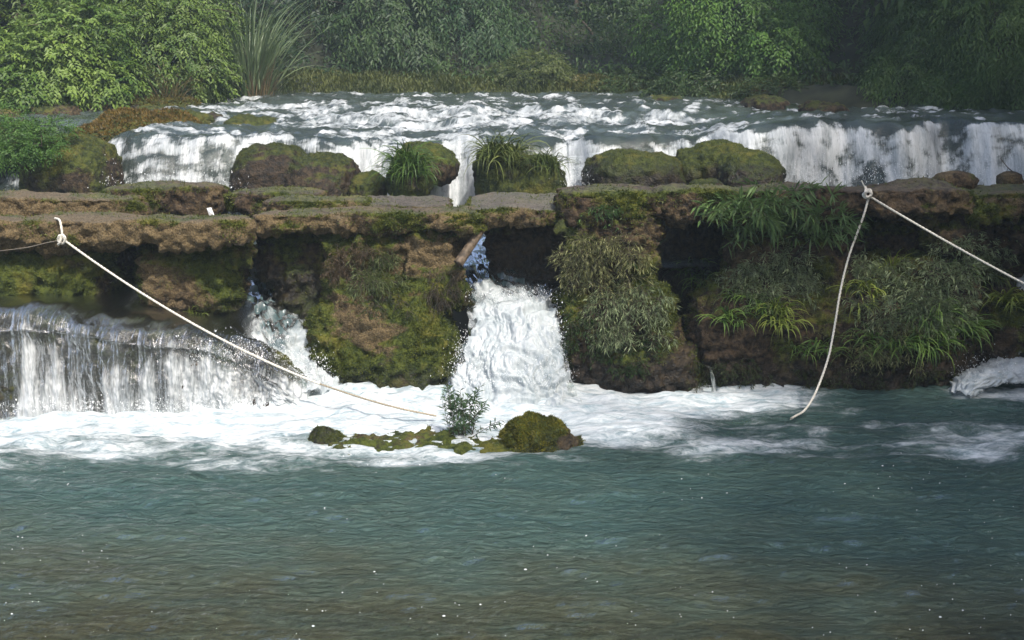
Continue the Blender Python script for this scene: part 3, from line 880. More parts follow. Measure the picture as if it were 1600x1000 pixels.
# white chute between the tall pier and the overgrown one
stream('rapid_chute', [q(765, 352, 12.9, .75, .35), q(765, 395, 12.0, .55, .12), q(770, 425, 11.2, .50, .22), q(798, 470, 10.6, .44, .62), q(806, 496, 10.25, .43, .85), q(803, 535, 10.0, .45, .93), q(800, 578, 9.8, .50, 1), q(798, 622, 9.65, .60, 1), q(798, 660, 9.45, .7, 1)], 200, 150, .060, 3, crown=.07, mat='boil')
# narrower chute left of it, sliding to the right
stream('rapid_chute', [q(395, 412, 12.2, .6, .6), q(398, 430, 11.6, .5, .62), q(408, 450, 11.1, .42, .30), q(422, 490, 10.6, .38, .34), q(440, 530, 10.2, .32, .52), q(478, 575, 10.0, .26, 1), q(495, 620, 9.7, .30, 1)], 120, 60, .09, 13, crown=.05, mat='boil')
stream('rapid_chute', [q(1720, 545, 10.7, .5, .9), q(1640, 566, 10.35, .42, .95), q(1570, 584, 10.1, .32, 1), q(1520, 596, 9.95, .22, 1), q(1496, 622, 9.85, .16, 1)], 90, 70, .05, 23, crown=.10, mat='boil')
stream('rapid_chute', [q(1640, 370, 11.6, .3, .9), q(1625, 410, 11.1, .26, 1), q(1625, 470, 10.6, .26, 1), q(1640, 560, 10.3, .3, 1)], 70, 40, .08, 24)
stream('trickle', [q(1096, 566, 10.1, .010, .35), q(1106, 572, 9.97, .014, .35), q(1112, 582, 9.90, .016, .4), q(1116, 612, 9.84, .03, .5)], 40, 12, .008, 25, crown=0)
stream('trickle', [q(862, 138, 24.4, .08, .5), q(854, 148, 23.9, .10, .9), q(850, 160, 23.6, .12, 1)], 30, 12, .03, 26, crown=0)
stream('trickle', [q(1236, 162, 18.6, .08, .3), q(1238, 168, 18.1, .10, .4), q(1240, 178, 17.9, .12, .5)], 30, 16, .01, 27, crown=0)
stream('trickle', [q(322, 174, 18.1, .10, .6), q(312, 186, 17.6, .12, .9), q(308, 212, 17.2, .16, 1)], 30, 16, .03, 28, crown=0)
stream('trickle', [q(340, 174, 18.1, .10, .6), q(354, 186, 17.6, .12, .7), q(345, 212, 17.2, .2, 1)], 30, 16, .03, 29, crown=0)

# ---------------------------------------------------------------- the pool
xs = axis([(-30, -6.2, 1.2), (-6.2, 6.4, .024), (6.4, 30, 1.2)])
ys = axis([(-14, 4.6, .8), (4.6, 8.0, .03), (8.0, 10.6, .02), (10.6, 11.6, .1)])
gx, gy = np.meshgrid(xs, ys)
V = np.stack([gx, gy, gx * 0], -1).reshape(-1, 3)
x, y = V[:, 0], V[:, 1]
def seg(ax, ay, bx, by):
    t = np.clip(((x - ax) * (bx - ax) + (y - ay) * (by - ay)) / ((bx - ax) ** 2 + (by - ay) ** 2), 0, 1)
    return np.hypot((x - ax - t * (bx - ax)), (y - ay - t * (by - ay)))
wv = fbm(V, (.7, 1.1, 0), 3, 81)
wv2 = fbm(V, (1.6, 5, 0), 4, 82)
dA = seg(-7.5, 9.2, -2.0, 9.5)
dB = seg(-1.9, 9.75, .3, 9.75)
dC = seg(.2, 9.8, 2.0, 9.75)
foam = 1.0 * np.exp(-(dA / .52) ** 2) + 1.2 * np.exp(-(dB / .85) ** 2) + .62 * np.exp(-(dC / .55) ** 2)
foam = np.maximum(foam, .37 * sst(7.5, 9.0, y + .18 * wv) * sst(.9, .0, x) * sst(-6.5, -5, x))
foam += .30 * sst(7.5, 8.9, y + .2 * wv) * sst(2.9, .4, x) * (x > -20)
foam += (.20 + .1 * wv) * sst(7.7, 8.6, y + .2 * wv) * sst(-.5, 1.5, x) + .15 * sst(7.2, 8.0, y + .3 * wv)
foam += .10 * sst(6.4, 7.6, y + .3 * wv)
foam -= .45 * np.exp(-((x - 2.15) / .75) ** 2 - ((y - 9.15) / .32) ** 2)
foam -= .22 * sst(2.7, 3.4, x) * sst(8.9, 9.3, y)
foam += .5 * np.exp(-(seg(4.0, 9.85, 5.4, 9.9) / .22) ** 2)
foam += .10 * wv * sst(7, 8, y) + .20 * wv2 * sst(7.2, 8.2, y) * sst(9.6, 8.8, y)
foam = np.clip(foam * .93 - .02, 0, .92)
foam = np.where((np.abs(x) > 9) | (y < 5.5), np.minimum(foam, .03), foam)
turb = .10 + .85 * sst(5.1, 7.3, y + .55 * wv + .10 * x)
chop = fbm(V, (1.3, 3.4, 0), 3, 83)
fin = fbm(V, (5, 15, 0), 3, 84)
chz = sst(.25, .8, foam)
z = chop * (.030 + .012 * sst(7.2, 8.6, y)) + fin * .012 + chz * (np.abs(fbm(V, (1.8, 5, 0), 3, 85)) * .035 + fbm(V, (9, 18, 0), 2, 86) * .004)
# boiling ridge of foam at the feet of the falls
z += .08 * np.exp(-(dA / .12) ** 2) * (x < -1.7) * (.7 + .8 * np.abs(noise(V, (4, 4, 0), 9))) + .07 * np.exp(-(dB / .22) ** 2) * (.6 + noise(V, (5, 5, 0), 7))
V[:, 2] = z
pool = mesh('pool_water', V, grid_faces(len(xs), len(ys)), M['pool'], None, {'foam': foam, 'turbid': np.clip(turb, 0, 1)})
tag(pool, kind='structure')
# bed of the pool
xs = axis([(-30, -6, 1.5), (-6, 6, .07), (6, 30, 1.5)]); ys = axis([(-14, 4, 1.0), (4, 12, .07), (12, 14.5, .5)])
gx, gy = np.meshgrid(xs, ys)
V = np.stack([gx, gy, gx * 0], -1).reshape(-1, 3)
V[:, 2] = -.22 - .5 * sst(5.5, 9.5, V[:, 1]) + fbm(V, 1.0, 4, 91) * .06
o = mesh('river_bed', V, grid_faces(len(xs), len(ys)), M['bed'])
tag(o, kind='structure')

# ---------------------------------------------------------------- foliage builders
def leaves(p, d, nrm, L, Wd, colr, bend=.25):
    """leaf blades: base points, directions, normals, lengths, widths -> quads with a drooping tip"""
    d = d / (np.linalg.norm(d, axis=1)[:, None] + 1e-9)
    s = np.cross(nrm, d); s /= np.linalg.norm(s, axis=1)[:, None] + 1e-9
    u = np.cross(d, s)
    L = L[:, None]; Wd = Wd[:, None]
    m_ = p + d * L * .45
    a = m_ + s * Wd * .5 + u * Wd * .12
    b = m_ - s * Wd * .5 + u * Wd * .12
    t = p + d * L; t = t.copy(); t[:, 2] -= (L[:, 0] * bend)
    V = np.stack([p, a, t, b], 1).reshape(-1, 3)
    F = np.arange(len(p) * 4).reshape(-1, 4)
    return V, F, np.repeat(colr, 4, 0)

def crown(lobes, n, per, L, Wd, pal, r, droop=.35, spread=1.0, shell=.16, sprl=.35, twig=None):
    """lobes (x,y,z,rx,ry,rz,share); n sprays of `per` leaves spread over the lobes' outer shell"""
    lob = np.array(lobes, float)
    idx = r.choice(len(lob), n, p=lob[:, 6] / lob[:, 6].sum())
    g = r.normal(size=(n, 3)); g /= np.linalg.norm(g, axis=1)[:, None]
    R = lob[idx, 3:6]
    rad = 1 - np.abs(r.normal(size=n)) * shell
    c = lob[idx, :3] + g * R * rad[:, None]
    bump = fbm(c, .9, 3, float(r.integers(50)))
    c = c + g * R * (bump * .34)[:, None]
    keep = (noise(c, 2.1 / max(.3, sprl * 2), float(r.integers(90))) > -.24)
    c, g, bump = c[keep], g[keep], bump[keep]
    n = len(c)
    ax = g * .9 + r.normal(size=(n, 3)) * .4
    ax[:, 2] -= droop
    ax /= np.linalg.norm(ax, axis=1)[:, None]
    up = np.array([0, -.15, 1.0]) + g * .45 + r.normal(size=(n, 3)) * .22
    sd_ = np.cross(up, ax); sd_ /= np.linalg.norm(sd_, axis=1)[:, None] + 1e-9
    k = np.arange(per)
    t = (k + .5) / per
    sgn = np.where(k % 2 == 0, 1.0, -1.0)
    p = c[:, None] + ax[:, None] * (t * sprl)[None, :, None]
    p[:, :, 2] -= (t ** 2)[None] * sprl * .35
    dr = ax[:, None] * .55 + sd_[:, None] * (sgn * spread)[None, :, None] + r.normal(size=(n, per, 3)) * .22
    dr[:, -1] = ax + r.normal(size=(n, 3)) * .1
    dr[:, :, 2] -= droop * .5
    nn = np.repeat(up[:, None], per, 1) + r.normal(size=(n, per, 3)) * .25
    tone = np.clip(.5 + .35 * r.normal(size=n) * .6 + .5 * noise(c, .8, 4), 0, 1)[:, None, None]
    tone = np.clip(tone + r.normal(size=(n, per, 1)) * .12, 0, 1)
    cl = np.array(pal[0]) * (1 - tone) + np.array(pal[1]) * tone
    nl = n * per
    LL = L * (.65 + .6 * r.random(nl)); WW = Wd * (.7 + .5 * r.random(nl))
    return leaves(p.reshape(-1, 3), dr.reshape(-1, 3), nn.reshape(-1, 3), LL, WW, cl.reshape(-1, 3))

def tube(pts, rad, k=7):
    pts = np.asarray(pts, float); n = len(pts)
    rad = np.broadcast_to(np.asarray(rad, float), (n,))
    t = np.gradient(pts, axis=0); t /= np.linalg.norm(t, axis=1)[:, None] + 1e-9
    ref = np.array([0.31, .2, .93])
    a = np.cross(t, ref); a /= np.linalg.norm(a, axis=1)[:, None] + 1e-9
    b = np.cross(t, a)
    th = np.arange(k) / k * 2 * math.pi
    V = pts[:, None] + (a[:, None] * np.cos(th)[None, :, None] + b[:, None] * np.sin(th)[None, :, None]) * rad[:, None, None]
    V = V.reshape(-1, 3)
    F = []
    for i in range(n - 1):
        for j in range(k):
            F.append((i * k + j, i * k + (j + 1) % k, (i + 1) * k + (j + 1) % k, (i + 1) * k + j))
    return V, np.array(F)

def join(parts):
    Vs, Fs, off = [], [], 0
    for v, f in parts:
        Vs.append(v); Fs.append(np.asarray(f) + off); off += len(v)
    return np.concatenate(Vs), np.concatenate(Fs)

def empty(name, loc):
    o = bpy.data.objects.new(name, None)
    o.empty_display_size = .1
    col.objects.link(o)
    o.location = loc
    return o

def set_local(o, parent):
    """parent without moving"""
    o.parent = parent
    o.matrix_parent_inverse = parent.matrix_basis.inverted() if False else __import__('mathutils').Matrix.Translation(-Vector(parent.location))
    return o

def tree(name, lobes, label, pal, seed, n, per=9, L=.12, Wd=.05, base=None, trunk_r=.12, droop=.35, group=None, cat='tree', sprl=.35, shell=.16, upper=True, spread=1.0, branch=4):
    r = np.random.default_rng(seed)
    lob = np.array(lobes, float)
    cx, cy = lob[:, 0].mean(), lob[:, 1].mean() + .3
    if base is None:
        bz = float(land_z(np.array([cx]), np.array([cy]))[0])
        base = (cx, cy, bz - .15)
    root = empty(name, base)
    tag(root, label, cat, group)
    top = lob[:, 2].max()
    parts = []
    tp = catmull([base, (base[0] + .1 * r.normal(), base[1] + .1 * r.normal(), (base[2] * .6 + top * .4)), (cx + .15 * r.normal(), cy, top)], 12)
    parts.append(tube(tp, np.linspace(trunk_r, trunk_r * .3, 12), 8))
    set_local(mesh('trunk', *parts[0], M['bark']), root)
    bp = []
    for j in range(min(len(lob), 8)):
        s0 = tp[r.integers(3, 9)]
        e = lob[j, :3] + r.normal(size=3) * lob[j, 3:6] * .25
        mid = (s0 + e) / 2 + np.array([0, 0, .15])
        bp.append(tube(catmull([s0, mid, e], 8), np.linspace(trunk_r * .4, trunk_r * .12, 8), 5))
        for _ in range(branch):
            g = r.normal(size=3); g[1] -= .6; g /= np.linalg.norm(g)
            bp.append(tube(catmull([e, e + g * lob[j, 3:6] * .5 + np.array([0, 0, .05]), e + g * lob[j, 3:6] * .95], 6), np.linspace(trunk_r * .14, trunk_r * .03, 6), 4))
    set_local(mesh('branches', *join(bp), M['bark']), root)
    bpy.data.objects[-1:] if False else None
    Vv, Ff, C = crown(lob, n, per, L, Wd, pal, r, droop, spread, shell, sprl)
    if upper:      # the higher part of the crown, above the picture, with fewer and larger sprays
        w = lob[:, 3].max() * 1.3
        hh = 2.4 if cx > -6 else w * .8
        ul = [(cx, cy + w * .3, top + hh * 1.1 + .5, w * 1.0, w, hh, 1), (cx + w * .3, cy + w * .5, top + hh * 2.0, w * .9, w * .9, hh * .8, .8)]
        V2, F2, C2 = crown(ul, 800, 8, .24, .13, pal, r, droop, spread, .3, sprl * 2)
        Ff = np.concatenate([Ff, F2 + len(Vv)]); Vv = np.concatenate([Vv, V2]); C = np.concatenate([C, C2])
    o = mesh('crown', Vv, Ff, M['leaf'], None, {'tint': C}, smooth=False)
    tag(o, kind='stuff')
    set_local(o, root)
    return root

def blades(n, L, w, r, base_r=.05, lift=.8, droop=1.6, az=None, azs=math.pi, seg=6, pal=((.05, .09, .02), (.12, .17, .04)), root=(0, 0, 0), jit=.3):
    """a tuft of arching grass blades"""
    a = (r.random(n) * 2 - 1) * azs + (az if az is not None else 0)
    el = lift + r.normal(size=n) * .25
    Ls = L * (1 - jit + 2 * jit * r.random(n)) / seg
    p = np.array(root)[None] + np.stack([np.cos(a) * base_r * r.random(n), np.sin(a) * base_r * r.random(n), (r.random(n) - .5) * base_r], 1)
    side = np.stack([-np.sin(a), np.cos(a), a * 0], 1)
    dr = droop * (.6 + .8 * r.random(n))
    rows = []
    tw = r.normal(size=n) * .5
    for k in range(seg + 1):
        t = k / seg
        ww = w * (.55 + .45 * math.sin(math.pi * min(1, t + .25))) * (1 - t ** 3) * .5 + .0004
        d = np.stack([np.cos(a) * np.cos(el), np.sin(a) * np.cos(el), np.sin(el)], 1)
        sd2 = side * np.cos(tw)[:, None] + np.cross(side, d) * np.sin(tw)[:, None]
        rows.append(p + sd2 * ww); rows.append(p - sd2 * ww)
        p = p + d * Ls[:, None]
        el = el - dr / seg * (.5 + t)
        el = np.maximum(el, -1.5)
    V = np.stack(rows, 1).reshape(-1, 3)
    k = 2 * (seg + 1)
    f = np.array([(2 * i, 2 * i + 1, 2 * i + 3, 2 * i + 2) for i in range(seg)])
    F = (np.arange(n)[:, None, None] * k + f[None]).reshape(-1, 4)
    tone = r.random((n, 1))
    C = np.repeat(np.array(pal[0]) * (1 - tone) + np.array(pal[1]) * tone, k, 0)
    return V, F, C

def jn(parts):
    Vs, Fs, Cs, off = [], [], [], 0
    for v, f, c in parts:
        Vs.append(v); Fs.append(f + off); Cs.append(c); off += len(v)
    return np.concatenate(Vs), np.concatenate(Fs), np.concatenate(Cs)

GP = ((.05, .11, .02), (.19, .30, .06))  # pale ends of these palettes raised to stand in for leaf highlights
YP = ((.12, .17, .025), (.36, .42, .08))
GY = ((.07, .10, .045), (.38, .45, .24))

def grass_tuft(px, py, n, L, label, w=.011, pal=GP, seed=1, lift=.7, droop=2.4, azs=1.5, roots=None, only=None, spread=.08, group='grass tufts hanging on the rocks', name='grass_tuft', r0=.05):
    r = np.random.default_rng(seed)
    spots = roots or [(px, py)]
    parts = []
    h0 = None
    for (a, b) in spots:
        h = hit(a, b, only)
        if h is None: continue
        if h0 is None: h0 = h[0]
        if (h[0] - h0).length > .30: continue
        parts.append(blades(max(4, n // len(spots)), L, w, r, r0, lift, droop, -math.pi / 2, azs, 6, pal, tuple(h[0])))
    if not parts: return None
    V, F, C = jn(parts)
    V = V - np.array(h0)
    o = mesh(name, V, F, M['grass'], None, {'tint': C}, smooth=False)
    o.location = h0
    tag(o, label, 'grass', group)
    return o

def shrub(name, roots, label, seed, stems=30, SL=.4, L=.08, Wd=.014, per=14, pal=GP, lift=.7, droop=.8, azs=2.2, az=-math.pi / 2, cat='shrub', group=None, jit=.35, leafang=.7, stem_r=.003, top=False, loc=None):
    """stems arching out of a rock face with narrow leaves up their length"""
    r = np.random.default_rng(seed)
    sv, lv = [], []
    h0 = None
    for rt in roots:
        if len(rt) == 3: hp = Vector(rt)
        else:
            h = hit(*rt)
            if h is None: continue
            hp = h[0]
        if h0 is None: h0 = hp
        if abs(hp.y - h0.y) > .45: continue
        ns = max(1, stems // len(roots))
        for _ in range(ns):
            a = az + (r.random() * 2 - 1) * azs
            el = lift + r.normal() * .3
            Ls = SL * (1 - jit + 2 * jit * r.random())
            m = 9
            pts = [np.array(hp) + r.normal(size=3) * .02]
            for k in range(m):
                d = np.array([math.cos(a) * math.cos(el), math.sin(a) * math.cos(el), math.sin(el)])
                pts.append(pts[-1] + d * Ls / m)
                el -= droop / m * (.5 + k / m * 1.2); a += r.normal() * .1
            pts = np.array(pts)
            sv.append(tube(pts, np.linspace(stem_r, stem_r * .4, len(pts)), 3))
            t = np.sort(r.random(per)) ** .7 * .95 + .05
            ii = np.clip((t * m), 0, m - .001); i0 = ii.astype(int); f = (ii - i0)[:, None]
            p = pts[i0] * (1 - f) + pts[i0 + 1] * f
            ax = pts[i0 + 1] - pts[i0]; ax /= np.linalg.norm(ax, axis=1)[:, None]
            g = r.normal(size=(per, 3)); g -= ax * (g * ax).sum(1)[:, None]; g /= np.linalg.norm(g, axis=1)[:, None]
            d = ax * (1 - leafang * .6) + g * leafang
            tone = np.clip(r.random((per, 1)) * .7 + .3 * r.random(), 0, 1)
            c = np.array(pal[0]) * (1 - tone) + np.array(pal[1]) * tone
            lv.append(leaves(p, d, g + np.array([0, 0, .8]), L * (.6 + .6 * r.random(per)), Wd * (.7 + .5 * r.random(per)), c, .12))
    if h0 is None: return None
    root = empty(name, h0)
    tag(root, label, cat, group)
    set_local(tag(mesh('stems', *join(sv), M['bark']), kind='stuff'), root)
    V, F, C = jn(lv)
    o = mesh('foliage', V, F, M['grass'], None, {'tint': C}, smooth=False)
    tag(o, kind='stuff')
    set_local(o, root)
    return root

# ---------------------------------------------------------------- trees and bushes behind
def LB(px, py, Y, rpx, rpy, depth=None, share=1.0):
    """a lobe of a crown given by its centre and half sizes in the picture at distance Y"""
    c = P(px, py, Y)
    k = (Y * CA) / FPX
    return (c.x, c.y, c.z, rpx * k, depth if depth else (rpx + rpy) / 2 * k, rpy * k, share)

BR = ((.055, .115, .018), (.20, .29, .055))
MD = ((.026, .058, .020), (.070, .118, .036))  # pigment darkened in place of the forest's shade
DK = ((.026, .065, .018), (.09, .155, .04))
tree('leafy_bush', [LB(60, 105, 18.9, 105, 70, 1.0), LB(150, 125, 19.2, 75, 45, .8, .7), LB(15, 140, 18.3, 70, 40, .6, .5), LB(110, 60, 19.2, 80, 60, .9, .8)],
     'bright yellow-green bush at the upper left, its leaves in layered sprays', BR, 1, 3400, 9, .085, .045, upper=False, cat='bush', sprl=.22)
tree('leafy_bush', [LB(250, 60, 20.6, 95, 85, 1.2), LB(300, 110, 20.8, 55, 60, .9, .6), LB(200, 10, 21, 110, 60, 1.2, .8), LB(300, 20, 21.2, 70, 60, 1.1, .6)],
     'tall sunlit green bush behind the bright bush, left of the reeds', ((.05, .10, .018), (.16, .235, .045)), 2, 3400, 9, .085, .04, upper=False, cat='bush', sprl=.24)
tree('leafy_tree', [LB(30, 0, 20.6, 130, 80, 1.4), LB(-60, 80, 20.0, 90, 90, 1.2, .7), LB(130, -30, 21.5, 110, 70, 1.4, .8)],
     'tree with bright crown rising out of the picture at the top left corner', ((.04, .085, .014), (.12, .18, .035)), 3, 2600, 9, .10, .045, sprl=.28)
tree('leafy_bush', [LB(250, 128, 21.0, 80, 30, .8), LB(150, 150, 20.2, 90, 20, .6, .6), LB(340, 135, 22.2, 60, 35, .8, .7)],
     'dark understorey bush below the sunlit bushes, behind the dry grass', DK, 4, 1300, 8, .08, .035, upper=False, cat='bush', sprl=.2)
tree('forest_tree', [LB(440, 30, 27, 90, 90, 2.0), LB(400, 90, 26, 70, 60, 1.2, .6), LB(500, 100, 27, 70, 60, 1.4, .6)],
     'dark shaded tree directly behind the tall green reeds', ((.012, .032, .016), (.035, .07, .03)), 5, 1900, 8, .15, .06, sprl=.4)  # tree's shade put into its dark leaf colours
tree('forest_tree', [LB(600, 40, 26.5, 90, 75, 1.8), LB(560, 95, 26, 60, 50, 1.0, .6), LB(650, 95, 26.2, 60, 50, 1.0, .6), LB(560, -20, 27, 90, 60, 1.6, .6)],
     'drooping mid-green tree left of centre, hanging over the grassy bank', MD, 6, 3000, 9, .13, .05, droop=.7, sprl=.4)
tree('forest_tree', [LB(730, 40, 27.5, 80, 70, 1.8), LB(780, 60, 27.5, 50, 50, 1.0, .5), LB(720, 105, 27, 70, 40, 1.0, .5), LB(700, -25, 28, 100, 60, 1.8, .6)],
     'leaning hazy green tree just left of the dark central gap', ((.026, .066, .026), (.075, .135, .045)), 7, 3000, 9, .13, .04, droop=.8, sprl=.45)  # leaf pigment lowered to imitate forest shade
tree('leafy_bush', [LB(840, 112, 24.6, 52, 34, .8), LB(870, 122, 24.4, 32, 22, .5, .5), LB(795, 125, 24.6, 40, 26, .6, .5)],
     'rounded olive bush on the far bank beside the tiny fall', ((.045, .07, .018), (.11, .14, .035)), 8, 1500, 8, .07, .03, upper=False, cat='bush', sprl=.2)
tree('forest_tree', [LB(905, 20, 50, 90, 90, 5), LB(860, -30, 48, 90, 60, 5, .7), LB(960, 60, 46, 60, 50, 3, .5)],
     'farthest bluish tree closing the dark central gap', ((.014, .035, .022), (.035, .07, .04)), 9, 1500, 8, .26, .12, sprl=.8)
tree('forest_tree', [LB(990, 40, 33, 70, 60, 1.8), LB(940, 20, 34, 60, 45, 1.6, .6), LB(1030, 80, 31, 60, 45, 1.4, .6), LB(1000, -30, 34, 100, 50, 2, .6)],
     'hazy layered tree just right of the dark central gap', ((.026, .066, .026), (.075, .14, .045)), 10, 2600, 9, .15, .06, sprl=.45)  # forest shade painted into the lowered leaf colours
tree('forest_tree', [LB(1150, 20, 22.6, 85, 60, 1.2), LB(1215, 75, 21.6, 62, 45, .8, .8), LB(1120, 90, 22.6, 70, 45, .9, .8), LB(1250, 35, 22, 40, 50, .7, .5), LB(1060, 60, 24, 60, 55, 1, .6)],
     'broad-leaved tree right of centre with bright green leaf sprays over the water', ((.035, .095, .014), (.12, .225, .035)), 11, 4600, 8, .088, .042, droop=.6, sprl=.35)
tree('forest_tree', [LB(1110, 135, 21.8, 110, 25, .7), LB(1010, 130, 23.6, 60, 24, .7, .6), LB(1220, 145, 20.4, 60, 20, .5, .5)],
     'low dark shrubbery along the right shore under the broad-leaved tree', ((.02, .045, .012), (.06, .10, .025)), 12, 1900, 8, .08, .035, upper=False, cat='bush', sprl=.22)
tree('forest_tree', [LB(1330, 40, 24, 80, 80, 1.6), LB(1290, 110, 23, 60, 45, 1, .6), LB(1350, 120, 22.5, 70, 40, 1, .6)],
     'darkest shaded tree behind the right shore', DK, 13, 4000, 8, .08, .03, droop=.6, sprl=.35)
tree('willow_like_tree', [LB(1450, 60, 20, 75, 80, 1.3), LB(1420, 125, 19.2, 50, 40, .7, .6), LB(1480, 135, 18.8, 50, 35, .7, .5)],
     'narrow-leaved dark green tree drooping to the water on the right', ((.03, .075, .018), (.10, .17, .04)), 14, 5200, 10, .09, .021, droop=.9, sprl=.4)
tree('willow_like_tree', [LB(1560, 60, 18.4, 80, 85, 1.3), LB(1590, 125, 17.9, 60, 45, .8, .6), LB(1530, 140, 18.0, 40, 30, .5, .4), LB(1650, 60, 18.2, 70, 90, 1.2, .5)],
     'narrow-leaved tree at the right edge, a little brighter than its neighbour', ((.04, .09, .018), (.13, .21, .05)), 15, 5200, 10, .09, .021, droop=.9, sprl=.38)
tree('forest_tree', [LB(1220, -20, 27, 110, 60, 2), LB(1400, -30, 26, 110, 60, 2), LB(1560, -30, 24, 110, 50, 2)],
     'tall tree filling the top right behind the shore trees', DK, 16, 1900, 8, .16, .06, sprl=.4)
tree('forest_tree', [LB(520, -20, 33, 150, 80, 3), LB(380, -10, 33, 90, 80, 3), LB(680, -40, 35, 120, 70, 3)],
     'tall shaded tree filling the top behind the reeds and the drooping tree', ((.012, .032, .018), (.035, .07, .034)), 17, 1900, 8, .20, .08, sprl=.5)  # dark leaf colours stand in for the shade on this tree
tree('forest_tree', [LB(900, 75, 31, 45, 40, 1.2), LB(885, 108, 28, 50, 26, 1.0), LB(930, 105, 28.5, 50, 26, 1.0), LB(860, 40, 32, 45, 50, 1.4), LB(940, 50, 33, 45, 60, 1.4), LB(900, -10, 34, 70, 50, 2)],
     'dark tree filling the shadowed central gap behind the olive bush', ((.010, .026, .015), (.028, .055, .028)), 29, 3600, 8, .13, .06, sprl=.4)  # near-black leaves paint in the deep shade of the gap
tree('forest_tree', [LB(1080, 0, 40, 110, 90, 4), LB(900, 100, 40, 60, 35, 2, .5), LB(830, 40, 40, 50, 80, 3, .5)],
     'distant tree behind the hazy layered tree at the central gap', ((.016, .042, .024), (.045, .09, .045)), 18, 1500, 8, .22, .10, sprl=.6)
tree('fern_bush', [LB(15, 212, 13.2, 48, 20, .3), LB(75, 200, 13.5, 40, 12, .25, .5), LB(10, 240, 13.0, 42, 14, .25, .5), LB(66, 228, 13.1, 34, 9, .2, .4), LB(-5, 186, 13.6, 45, 14, .3, .5)],
     'dark feathery green bush leaning over the far left fall', ((.03, .085, .012), (.10, .20, .035)), 19, 1900, 9, .035, .016, base=(-5.6, 13.9, 1.8), trunk_r=.02, upper=False, cat='bush', sprl=.13, droop=.1, branch=2)

# the wood on the right bank beside and behind the viewer's right hand, which keeps the right half of the river in shade
r = np.random.default_rng(404)
lob = []
for yy in np.arange(-9, 14.5, 2.3):
    e = 2.3 * float(sst(5, 10, np.array(yy)))
    for xx in (7.6 + e, 10.2 + e, 13.2 + e):
        z0 = float(bank_z(np.array([xx]), np.array([yy]))[0])
        top = 13.6 + r.normal() * .9 + (xx - e - 7.6) * .3
        h = (top - z0) / 2
        lob.append((xx + r.normal() * .3, yy + r.normal() * .4, z0 + h, 1.75, 1.75, h, h))
Vv, Ff, C = crown(lob, 7000, 8, .30, .15, ((.025, .06, .012), (.08, .13, .03)), r, .3, 1.0, .35, .7)
o = mesh('bank_woodland', Vv, Ff, M['leaf'], None, {'tint': C}, smooth=False)
tag(o, 'dense green wood covering the right bank', 'woodland', None, 'stuff')

# reeds and dry grass on the left bank
def bank_clump(px, py, Y, n, L, w, pal, label, seed, lift=1.25, droop=.9, base_r=.3, name='reed_clump'):
    r = np.random.default_rng(seed)
    c = P(px, py, Y)
    V, F, C = blades(n, L, w, r, base_r, lift, droop, None, math.pi, 8, pal, (0, 0, 0), .35)
    o = mesh(name, V, F, M['grass'], None, {'tint': C}, smooth=False)
    o.location = c
    tag(o, label, 'grass')
    return o
bank_clump(392, 152, 21.8, 260, 1.95, .030, ((.06, .10, .04), (.20, .26, .13)), 'tall grey-green reed clump with arching blades on the left bank', 3, 1.28, 1.25, .40)
bank_clump(400, 158, 21.6, 110, .8, .018, ((.12, .085, .04), (.26, .19, .10)), 'brown dead stalks at the foot of the tall reed clump', 4, 1.2, .9, .35, 'dead_reed_clump')
bank_clump(262, 168, 19.6, 120, .85, .014, ((.13, .10, .045), (.30, .24, .12)), 'straw-coloured dry grass clump left of the reeds', 5, 1.1, 1.3, .18, 'dry_grass_clump')
bank_clump(290, 150, 20.2, 14, 1.0, .02, ((.12, .14, .05), (.24, .26, .11)), 'few tall pale blades behind the dry grass clump', 6, 1.0, .7, .1, 'grass_clump')

# grass on the banks: many short blades rooted on the hillside
r = np.random.default_rng(5)
def bank_grass(name, n, xr, yr, dmax, L, pal, label_seed):
    x = r.uniform(*xr, n * 4); y = r.uniform(*yr, n * 4)
    d = river_sd(x, y)
    k = (d > .02) & (d < dmax)
    x, y = x[k][:n], y[k][:n]
    z = land_z(x, y)
    m = len(x)
    a = r.random(m) * 6.283
    h = L * (.5 + r.random(m)) * (.8 + .4 * noise(np.stack([x, y, z], 1), 1.5, 2))
    ln = .5
    p0 = np.stack([x, y, z - .02], 1)
    tip = p0 + np.stack([np.cos(a) * h * ln, np.sin(a) * h * ln, h], 1)
    mid = p0 + np.stack([np.cos(a) * h * ln * .3, np.sin(a) * h * ln * .3, h * .62], 1)
    s = np.stack([-np.sin(a), np.cos(a), a * 0], 1) * .014
    V = np.stack([p0 - s, p0 + s, mid + s * .8, tip, mid - s * .8], 1).reshape(-1, 3)
    b = np.arange(m)[:, None] * 5
    F4 = b + np.array([[0, 1, 2, 4]]); F3 = b + np.array([[4, 2, 3]])
    t = np.clip(.5 + .8 * noise(p0, .9, 6) + r.normal(size=m) * .2, 0, 1)[:, None]
    C = np.repeat(np.array(pal[0]) * (1 - t) + np.array(pal[1]) * t, 5, 0)
    o = mesh(name, V, [F4, F3], M['grass'], None, {'tint': C}, smooth=False)
    return tag(o, 'short green and olive grass covering the banks of the upper river', 'grass', None, 'stuff')
